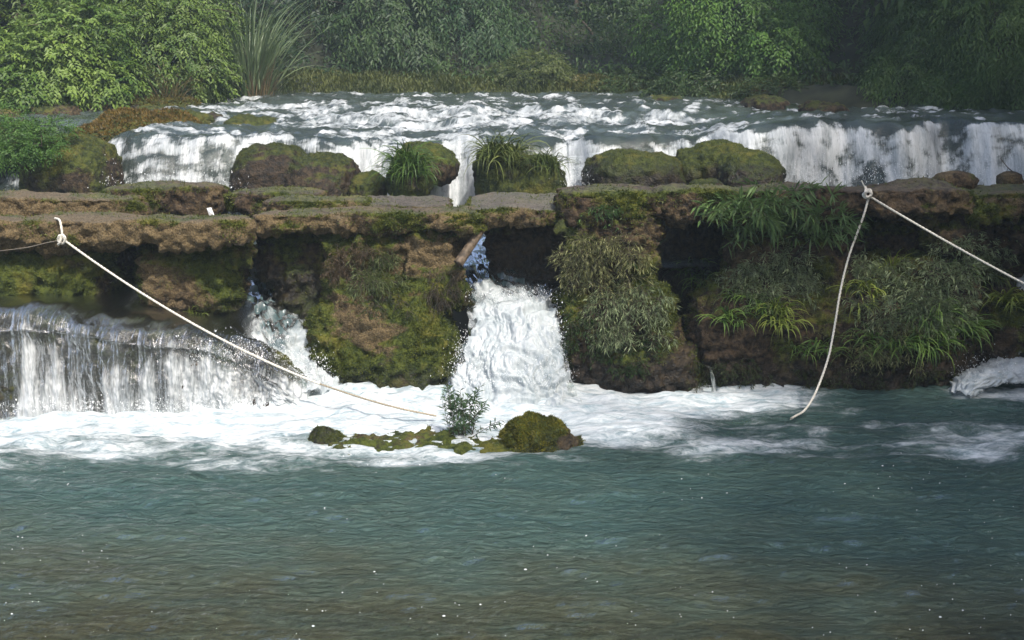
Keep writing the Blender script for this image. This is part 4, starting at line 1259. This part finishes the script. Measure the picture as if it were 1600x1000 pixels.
def undergrowth():
    r = np.random.default_rng(66)
    n = 15000
    x = r.uniform(-14, 14, n); y = r.uniform(18, 44, n)
    d = river_sd(x, y)
    k = (d > .9) & (r.random(n) < np.clip(1.3 - (y - 22) / 40, .3, 1))
    x, y, d = x[k], y[k], d[k]
    z = land_z(x, y)
    c = np.stack([x, y, z + r.random(len(x)) ** 2 * .7 * sst(.6, 2.2, d) + .08], 1)
    m = len(c)
    per = 7
    ax = r.normal(size=(m, 3)) * .6 + np.array([0, -.5, .2])
    p = np.repeat(c, per, 0) + r.normal(size=(m * per, 3)) * np.array([.16, .16, .10])
    dr = np.repeat(ax, per, 0) + r.normal(size=(m * per, 3)) * .7
    nn = np.array([0, -.3, 1.]) + r.normal(size=(m * per, 3)) * .35
    t = np.clip(.5 + .6 * noise(np.repeat(c, per, 0), .7, 8) + r.normal(size=m * per) * .15, 0, 1)[:, None]
    C = np.array((.018, .045, .014)) * (1 - t) + np.array((.07, .125, .032)) * t
    V, F, C = leaves(p, dr, nn, .14 * (.6 + .6 * r.random(m * per)), .05 * (.7 + .5 * r.random(m * per)), C)
    o = mesh('undergrowth', V, F, M['leaf'], None, {'tint': C}, smooth=False)
    tag(o, 'low leafy undergrowth covering the slopes between the trees', 'undergrowth', None, 'stuff')
undergrowth()
bank_grass('bank_grass', 60000, (-7.5, 9), (20.3, 25.4), 1.9, .13, ((.035, .055, .014), (.12, .135, .035)), 1)

# ---------------------------------------------------------------- plants on the piers
C8 = 'shaggy grass tufts on the widest rock mass'
grass_tuft(1105, 415, 46, .26, 'dark arching grass tuft at the left shoulder of the widest rock mass', w=.009, seed=11, lift=.6, roots=[(1100, 440), (1112, 450), (1095, 445)], group=C8)
grass_tuft(1160, 470, 60, .26, 'broad green tuft below the grey scrub on the widest rock mass', seed=12, roots=[(1150, 465), (1175, 470), (1200, 480)], group=C8, w=.010)
grass_tuft(1213, 490, 44, .30, 'bright yellow-green tuft hanging like a beard, right of the dark arching tuft', seed=13, pal=YP, roots=[(1210, 485), (1220, 490)], group=C8, azs=1.1, w=.011)
grass_tuft(1180, 480, 30, .22, 'small hanging tuft between the broad green tuft and the yellow beard', seed=14, roots=[(1188, 488)], group=C8)
grass_tuft(1245, 555, 34, .2, 'low dark tuft under the tan stone lip', seed=15, roots=[(1240, 545), (1262, 552)], group=C8)
grass_tuft(1360, 545, 60, .28, 'green tuft right of the hanging rope, low on the rock', seed=16, roots=[(1345, 535), (1365, 530), (1335, 560)], group=C8)
grass_tuft(1465, 510, 110, .34, 'largest deep-green shaggy tuft below the grey bush', seed=17, roots=[(1440, 500), (1465, 490), (1490, 500), (1455, 515)], group=C8, w=.012)
grass_tuft(1545, 440, 110, .34, 'long green tuft fanning out at the right edge, crossed by the taut rope', seed=18, roots=[(1525, 435), (1555, 440), (1580, 455), (1600, 470)], group=C8, w=.012, pal=((.05, .085, .015), (.15, .19, .035)))
grass_tuft(1335, 470, 30, .24, 'narrow yellowish tuft just right of the hanging rope', seed=19, roots=[(1340, 480), (1348, 430)], group=C8, pal=YP)
grass_tuft(1385, 405, 40, .24, 'upright yellowish grass rising from the top of the grey bush', seed=20, roots=[(1385, 425), (1395, 420)], lift=1.1, droop=1.6, pal=YP, group=C8)
grass_tuft(290, 500, 30, .16, 'small bright tuft at the foot of the second left pier', seed=21, roots=[(296, 494), (310, 498)], lift=1.0, droop=2, pal=YP, w=.007)
grass_tuft(636, 240, 240, .42, 'mop of long green grass covering the small mound in the cascade', seed=22, roots=[(636, 246), (622, 256), (650, 256), (636, 262), (625, 275), (648, 275)], w=.014, pal=((.03, .075, .012), (.11, .19, .03)), group='grass heads on the cascade boulders', azs=1.9, only=None)
grass_tuft(780, 232, 260, .48, 'wide curtain of yellow-green grass on the left of the square boulder', seed=23, roots=[(765, 238), (785, 236), (805, 240), (770, 250), (795, 252), (815, 250)], w=.014, pal=((.05, .08, .015), (.17, .20, .05)), group='grass heads on the cascade boulders', azs=1.8)
grass_tuft(850, 250, 120, .34, 'narrower grass head on the right of the square boulder', seed=24, roots=[(838, 256), (852, 252), (866, 260)], w=.013, pal=((.04, .07, .015), (.13, .17, .04)), group='grass heads on the cascade boulders', azs=1.8)

DG = ((.10, .11, .04), (.33, .33, .15))
rr = np.random.default_rng(77)
def spots(n, x0, x1, y0, y1, f=None):
    out = []
    while len(out) < n:
        a, b = rr.uniform(x0, x1), rr.uniform(y0, y1)
        if f is None or f(a, b): out.append((a, b))
    return out
shrub('oleander_bush', spots(14, 1150, 1230, 315, 350) + spots(14, 1180, 1310, 335, 368), 'leafy oleander-like bush hanging under the long slab, long narrow leaves', 31, 150, .38, .15, .024, 13,
      ((.05, .10, .03), (.17, .26, .09)), .5, 1.1, 1.9, leafang=.75)
shrub('scrub', spots(26, 1150, 1260, 400, 465), 'grey-brown dry scrub left of the tan stone lip', 32, 300, .20, .07, .011, 13, GY, .5, 1.5, 1.8)
shrub('scrub', spots(46, 1335, 1500, 415, 520), 'large grey-green scrubby bush right of the hanging rope', 33, 620, .21, .075, .012, 13, GY, .6, 1.4, 1.9)
shrub('scrub', spots(20, 1340, 1440, 500, 560), 'brownish scrub below the large grey-green bush', 34, 200, .18, .06, .009, 12, DG, .2, 1.5, 1.9)
shrub('scrub', spots(16, 1480, 1580, 385, 430), 'pale wispy scrub in the shade under the right-edge slab', 35, 160, .19, .07, .010, 12, GY, .6, 1.3, 1.9)
shrub('scrub', spots(26, 888, 990, 375, 450), 'straw-coloured wispy scrub on the tall overgrown pier', 36, 300, .20, .07, .009, 12, DG, .3, 1.6, 1.9)
shrub('scrub', spots(28, 930, 1030, 450, 530), 'grey-green wispy scrub trailing down the overgrown pier to the right', 37, 300, .20, .07, .009, 12, GY, .2, 1.7, 1.9)
shrub('fern', spots(24, 885, 960, 480, 560), 'green fern fringe on the left flank of the overgrown pier', 38, 240, .11, .025, .009, 16, ((.02, .05, .012), (.06, .11, .025)), -.2, 1.2, 1.8, cat='fern')
shrub('fern', spots(22, 960, 1030, 525, 585), 'dark green creeping fern low on the overgrown pier', 39, 200, .09, .022, .009, 16, ((.018, .045, .012), (.05, .10, .025)), 0, 1.2, 1.8, cat='fern')
shrub('scrub', spots(22, 525, 575, 380, 440), 'rusty brown scrub hanging on the tallest middle pier', 40, 230, .14, .045, .006, 12, ((.07, .045, .025), (.17, .12, .07)), .2, 1.6, 1.8)
shrub('fern', spots(18, 560, 622, 395, 460), 'green narrow-leaved clump right of the rusty scrub on the middle pier', 41, 170, .16, .07, .009, 10, ((.05, .075, .025), (.17, .20, .08)), .4, 1.6, 1.8, cat='plant')
shrub('fern', spots(16, 560, 640, 455, 490), 'dark hanging fern below the narrow-leaved clump', 42, 130, .10, .02, .008, 14, ((.025, .045, .014), (.07, .10, .03)), -.3, 1.0, 1.7, cat='fern')
shrub('dark_moss_fringe', spots(22, 660, 728, 425, 490), 'blackish root and moss fringe on the right side of the middle pier', 43, 260, .10, .03, .004, 10, ((.02, .016, .01), (.06, .05, .028)), -.5, .8, 1.6, cat='moss')
shrub('fern', spots(10, 922, 965, 322, 352), 'small bright fern sprig under the lumpy capping slab', 44, 44, .12, .045, .011, 9, ((.04, .09, .025), (.11, .2, .06)), .3, 1.2, 1.7, cat='fern')
shrub('fern', spots(30, 1080, 1200, 560, 600), 'dark green fringe at the waterline beside the trickle, left foot of the widest rock mass', 48, 210, .09, .03, .008, 12, ((.018, .035, .010), (.07, .09, .022)), -.3, .9, 1.7, cat='fern')
shrub('fern', spots(34, 1250, 1500, 560, 602), 'dark green fringe at the waterline behind the foot of the hanging rope', 45, 240, .09, .03, .008, 12, ((.018, .035, .010), (.07, .09, .022)), -.3, .9, 1.7, cat='fern')
shrub('twig_bush', spots(5, 585, 600, 255, 268) + [(592, 240), (585, 285)], 'bare dark twiggy bush standing in the spray left of the grass mop', 46, 26, .22, .02, .004, 4, ((.05, .045, .03), (.1, .09, .05)), 1.0, .4, 2.4, stem_r=.004)

# little willow on the drowned ridge
hp = hit(720, 683)[0] if hit(720, 683) else Pz(720, 683, .02)
shrub('willow_sapling', [(hp.x + .03 * a, hp.y + .02 * b, hp.z - .01) for a, b in ((-1.6, 0), (-.8, 1), (0, 0), (.8, -1), (1.6, 0.5), (2.4, 0))],
      'little dark-leaved willow sapling growing on the drowned ridge in the pool', 47, 24, .36, .065, .013, 30, ((.03, .065, .028), (.09, .16, .07)), 1.38, .15, math.pi, 0, leafang=.75, jit=.28, stem_r=.0035, cat='sapling')
for j, (a, b, L_, n_, w_, pal_, lab) in enumerate((
        (1085, 425, .30, 60, 0.0162, GP, 'dense dark strap-leaved tuft over the black opening, leftmost on the widest rock mass'),
        (1140, 500, .26, 50, 0.0162, GP, 'drooping strap-leaved tuft low on the left flank of the widest rock mass'),
        (1215, 505, .30, 50, 0.0175, YP, 'second yellow-green hanging tuft, lowest of the two beards'),
        (1285, 545, .24, 40, 0.0135, GP, 'dark strap-leaved tuft between the tan lip and the hanging rope'),
        (1400, 545, .28, 55, 0.0162, GP, 'strap-leaved tuft under the brownish scrub, right of the hanging rope'),
        (1440, 540, .34, 80, 0.0175, GP, 'long dark strap-leaved tuft left of the largest shaggy tuft'),
        (1500, 520, .32, 80, 0.0175, GP, 'long strap-leaved tuft on the right shoulder of the largest shaggy tuft'),
        (1350, 455, .26, 50, 0.0149, YP, 'light green tuft growing through the left side of the grey-green bush'),
        (1570, 470, .30, 80, 0.0175, YP, 'light green tuft fanning over the sloping rock at the right edge'),
        (1510, 420, .28, 60, 0.0162, GP, 'strap-leaved tuft at the top of the right-edge slope, left of the fan'))):
    grass_tuft(a, b, n_, L_, lab, w=w_, pal=pal_, seed=200 + j, roots=[(a - 12, b), (a + 12, b + 6), (a, b - 6)], group=C8)
# broad-leaved seedling on the overgrown pier
h = hit(985, 413)
if h:
    root = empty('seedling', h[0] + Vector((0, -.02, 0)))
    tag(root, 'single broad-leaved light green seedling amid the dry scrub of the overgrown pier', 'plant')
    for k, a in enumerate((-.3, .5, 1.2, 2.0, 2.9, 3.6)):
        v, f, c = leaves(np.zeros((1, 3)), np.array([[math.cos(a), -.9, math.sin(a) * .5 - .1]]), np.array([[0, -.4, 1.]]), np.array([.085]), np.array([.045]), np.array([[.07, .17, .035]]), .3)
        mesh('leaf', v, f, M['leaf'], root, {'tint': c}, smooth=False)
    mesh('stem', *tube([(0, .05, -.05), (0, .02, -.02), (0, 0, 0)], [.004, .003, .002], 4), M['bark'], root)

# ---------------------------------------------------------------- ropes, log, scrap, twig
def rope_mesh(pts, rad, n=None, name='rope', parent=None, mat='rope'):
    c = catmull(pts, 60)
    L = np.concatenate([[0], np.cumsum(np.linalg.norm(np.diff(c, axis=0), axis=1))])
    n = n or int(max(24, L[-1] / .006))
    s = np.linspace(0, L[-1], n)
    c = np.stack([np.interp(s, L, c[:, i]) for i in range(3)], 1)
    k = 12
    V, F = tube(c, rad, k)
    th = np.tile(np.arange(k) / k * 2 * math.pi, n); ss = np.repeat(s, k)
    cc = np.repeat(c, k, 0)
    f = 1 + .20 * np.cos(3 * (th - ss * 2 * math.pi / (rad * 11)))
    V = cc + (V - cc) * f[:, None]
    return mesh(name, V, F, M[mat], parent)

def sag(a, b, n, s):
    a, b = np.array(a), np.array(b)
    return [tuple(a + (b - a) * t + np.array([0, 0, -s * 4 * t * (1 - t)])) for t in np.linspace(0, 1, n)]
RR = .0088
k0 = P(97, 373, 9.560)
rt = empty('rope', k0)
tag(rt, 'white rope looped over the left slab and running down across the curtain to the pool', 'rope')
def rp(pts, rad=RR, name='rope_strand', parent=None, mat='rope'):
    o = rope_mesh([tuple(p) for p in pts], rad, None, name, None, mat)
    return set_local(o, parent)
e = P(500, 600, 9.35)
rp(sag(k0, e, 9, .10), parent=rt)
M['wetrope'] = mat_plain('wet_rope_fibre', (.22, .18, .12), (.42, .36, .26), 160, .5, .3)
rp([e, P(560, 620, 9.15), P(620, 637, 8.98), Pz(682, 650, .06)], .0075, 'wet_strand', rt, 'wetrope')
rp([P(86, 341, 9.750), P(93, 344, 9.620), P(96, 356, 9.580), P(98, 373, 9.560)], parent=rt, name='rope_loop')
rp([P(98, 373, 9.550), P(93, 368, 9.520), P(91, 376, 9.530), P(98, 380, 9.520), P(102, 372, 9.500), P(96, 367, 9.500), P(94, 378, 9.500), P(91, 382, 9.520)], .010, 'knot', rt)
st_ = empty('string', P(90, 376, 9.580))
tag(st_, 'thin grey string trailing left from the left rope knot under the slab', 'string')
rp([P(90, 376, 9.580), P(70, 380, 9.600), P(40, 387, 9.640), P(0, 392, 9.700)], .0035, 'string_strand', st_, 'string')
k1 = P(1357, 306, 10.08)
rt2 = empty('rope', k1)
tag(rt2, 'white rope hanging in a slack line from the right knot down into the pool', 'rope')
rp([P(1357, 310, 10.06), P(1350, 335, 10.0), P(1338, 368, 9.96), P(1326, 402, 9.92), P(1314, 450, 9.84), P(1304, 510, 9.72), P(1294, 560, 9.56), P(1275, 612, 9.32), P(1258, 640, 9.14), P(1243, 650, 9.02), P(1236, 654, 8.95)], parent=rt2)
rp([P(1352, 292, 10.22), P(1354, 300, 10.08), P(1349, 303, 10.04), P(1352, 309, 10.02), P(1361, 306, 10.02), P(1360, 297, 10.04), P(1352, 298, 10.03), P(1354, 308, 10.0), P(1362, 304, 10.0), P(1357, 299, 10.0), P(1351, 302, 10.0), P(1357, 310, 10.02), P(1362, 300, 10.03)], .0105, 'knot', rt2)
rp([P(1354, 299, 10.05), P(1350, 290, 10.06), P(1346, 282, 10.08)], .005, 'loose_end', rt2)
rt3 = empty('rope', P(1359, 307, 10.07))
tag(rt3, 'taut white rope running from the right knot down to the right edge', 'rope')
rp(sag(P(1359, 307, 10.05), P(1660, 474, 9.6), 9, .02), parent=rt3)

lg0, lg1 = P(770, 330, 10.45), P(716, 412, 10.2)
c = catmull([lg0, (lg0 + lg1) / 2 + Vector((.01, 0, .01)), lg1], 40)
V, F = tube(c, np.linspace(.036, .046, 40), 14)
V += np.repeat(np.ones((40, 1)), 14, 0) * 0 + (fbm(V, 14, 2, 3) * .004)[:, None]
lg = mesh('log', V, F, M['log'])
tag(lg, 'grey-brown log leaning in the gap under the end of the middle slab', 'log')
# thin branch lying in the dark under the slab
V, F = tube(catmull([P(372, 385, 11.6), P(392, 402, 11.5), P(408, 415, 11.4)], 20), np.linspace(.012, .02, 20), 8)
tag(mesh('branch', V, F, M['log']), 'thin broken branch in the dark gap right of the second left pier', 'branch')
tw = empty('twig', P(1602, 286, 10.9))
tag(tw, 'bare dark forked twig sticking up at the right edge before the fall', 'twig')
V, F = join([tube(catmull([P(1606, 290, 10.9), P(1592, 276, 10.9), P(1575, 262, 10.95), P(1563, 247, 11)], 20), np.linspace(.009, .003, 20), 6)])
set_local(mesh('stick', V, F, M['bark']), tw)
V, F = tube(catmull([P(1575, 262, 10.95), P(1572, 270, 10.93), P(1566, 277, 10.9)], 8), np.linspace(.003, .002, 8), 5)
set_local(mesh('fork', V, F, M['bark']), tw)
# scrap
c = P(328, 333, 10.86)
a = np.array([(-.028, 0, .045), (.012, .006, .05), (.034, .01, -.02), (-.008, .002, -.03)]); b = a + np.array([.002, .006, .002])
mid = np.array([[.004, -.012, .012]])
V = np.concatenate([a, b, mid, mid + np.array([[.002, .006, .002]])])
F = np.array([(0, 1, 8), (1, 2, 8), (2, 3, 8), (3, 0, 8), (5, 4, 9), (6, 5, 9), (7, 6, 9), (4, 7, 9), (0, 4, 5), (0, 5, 1), (1, 5, 6), (1, 6, 2), (2, 6, 7), (2, 7, 3), (3, 7, 4), (3, 4, 0)])
o = mesh('paper_scrap', V * 1.0, F, M['paper'], smooth=False)
o.location = c
tag(o, 'crumpled white scrap of paper lying behind the rope-tied slab', 'litter')

# ---------------------------------------------------------------- spray and floating flecks
def drops(name, pts, size, seed):
    r = np.random.default_rng(seed)
    n = len(pts)
    t = np.array([(1, 1, 1), (1, -1, -1), (-1, 1, -1), (-1, -1, 1)]) / 1.7
    s = size * np.exp(r.normal(size=n) * .45)
    st = np.array([.8, .8, 1.5])
    V = (pts[:, None] + t[None] * s[:, None, None] * st + r.normal(size=(n, 4, 3)) * (s * .2)[:, None, None]).reshape(-1, 3)
    f = np.array([(0, 1, 2), (0, 3, 1), (0, 2, 3), (1, 3, 2)])
    F = (np.arange(n)[:, None, None] * 4 + f[None]).reshape(-1, 3)
    return tag(mesh(name, V, F, M['spray']), 'fine white spray drops thrown up at the feet of the falls', 'spray', None, 'stuff')
r = np.random.default_rng(9)
pt = []
def cloud(px0, px1, py, Y, n, sx, sz, sy=.12):
    px = r.uniform(px0, px1, n)
    base = np.array([tuple(P(a, py, Y)) for a in (px0, px1)])
    t = ((px - px0) / (px1 - px0))[:, None]
    b = base[0] * (1 - t) + base[1] * t
    pt.append(b + np.stack([r.normal(size=n) * sx, r.normal(size=n) * sy, np.abs(r.normal(size=n)) * sz], 1))
cloud(380, 490, 590, 9.7, 2200, .08, .13)
cloud(470, 510, 600, 9.7, 600, .07, .10)
cloud(740, 865, 466, 10.3, 900, .05, .04)
cloud(725, 870, 600, 9.62, 1500, .10, .10)
cloud(866, 878, 540, 9.9, 300, .03, .16)
cloud(714, 730, 560, 9.9, 300, .03, .12)
cloud(715, 875, 585, 9.75, 1600, .08, .12)
cloud(0, 420, 640, 9.15, 2200, .06, .05, .06)
cloud(1500, 1600, 590, 9.9, 900, .06, .08)
cloud(250, 440, 560, 9.45, 1500, .10, .10, .05)
drops('spray', np.concatenate(pt), .0027, 2)
pt = []
for (a, b, c_, Y, n) in ((130, 380, 300, 13.5, 500), (880, 912, 290, 13.5, 200), (1230, 1600, 285, 13.6, 1500)):
    cloud(a, b, c_, Y, n, .08, .14)
drops('spray', np.concatenate(pt), .0036, 3)
# foam flecks floating on the near pool
n = 500
y = r.uniform(5.2, 8.2, n); x = r.uniform(-3.6, 3.8, n)
cl = noise(np.stack([x, y, x * 0], 1), 1.3, 5) + .5 * sst(6.6, 5.4, y) + .25 * sst(0, 2, x) + .2 * sst(-1.5, -2.6, x)
k = cl > .38
x, y = x[k], y[k]
s = .0018 * np.exp(r.normal(size=len(x)) * .5)
th = np.arange(6) / 6 * 6.283
ring = np.stack([np.cos(th) * 1.5, np.sin(th), th * 0], 1)
V = np.concatenate([np.stack([x, y, x * 0 + .020], 1)[:, None] + ring[None] * s[:, None, None], (np.stack([x, y, x * 0 + .024], 1)[:, None])], 1).reshape(-1, 3)
F = (np.arange(len(x))[:, None, None] * 7 + np.array([(i, (i + 1) % 6, 6) for i in range(6)])[None]).reshape(-1, 3)
tag(mesh('foam_flecks', V, F, M['spray']), 'small white foam flecks floating on the near pool', 'foam', None, 'stuff')

# ---------------------------------------------------------------- air
hz = NT('mist')
vol = hz.n('VolumePrincipled', {'Color': (.72, .88, 1.0, 1), 'Density': .0024, 'Anisotropy': .2})
hz.t.links.new(vol, hz.out.inputs['Volume'])
v = np.array([(sx, sy, sz) for sz in (-1.9, 26) for sy in (-18, 90) for sx in (-60, 60)], float)
f = np.array([(0, 2, 3, 1), (4, 5, 7, 6), (0, 1, 5, 4), (2, 6, 7, 3), (0, 4, 6, 2), (1, 3, 7, 5)])
o = mesh('haze', v, f, hz.mat, smooth=False)
tag(o, kind='stuff')
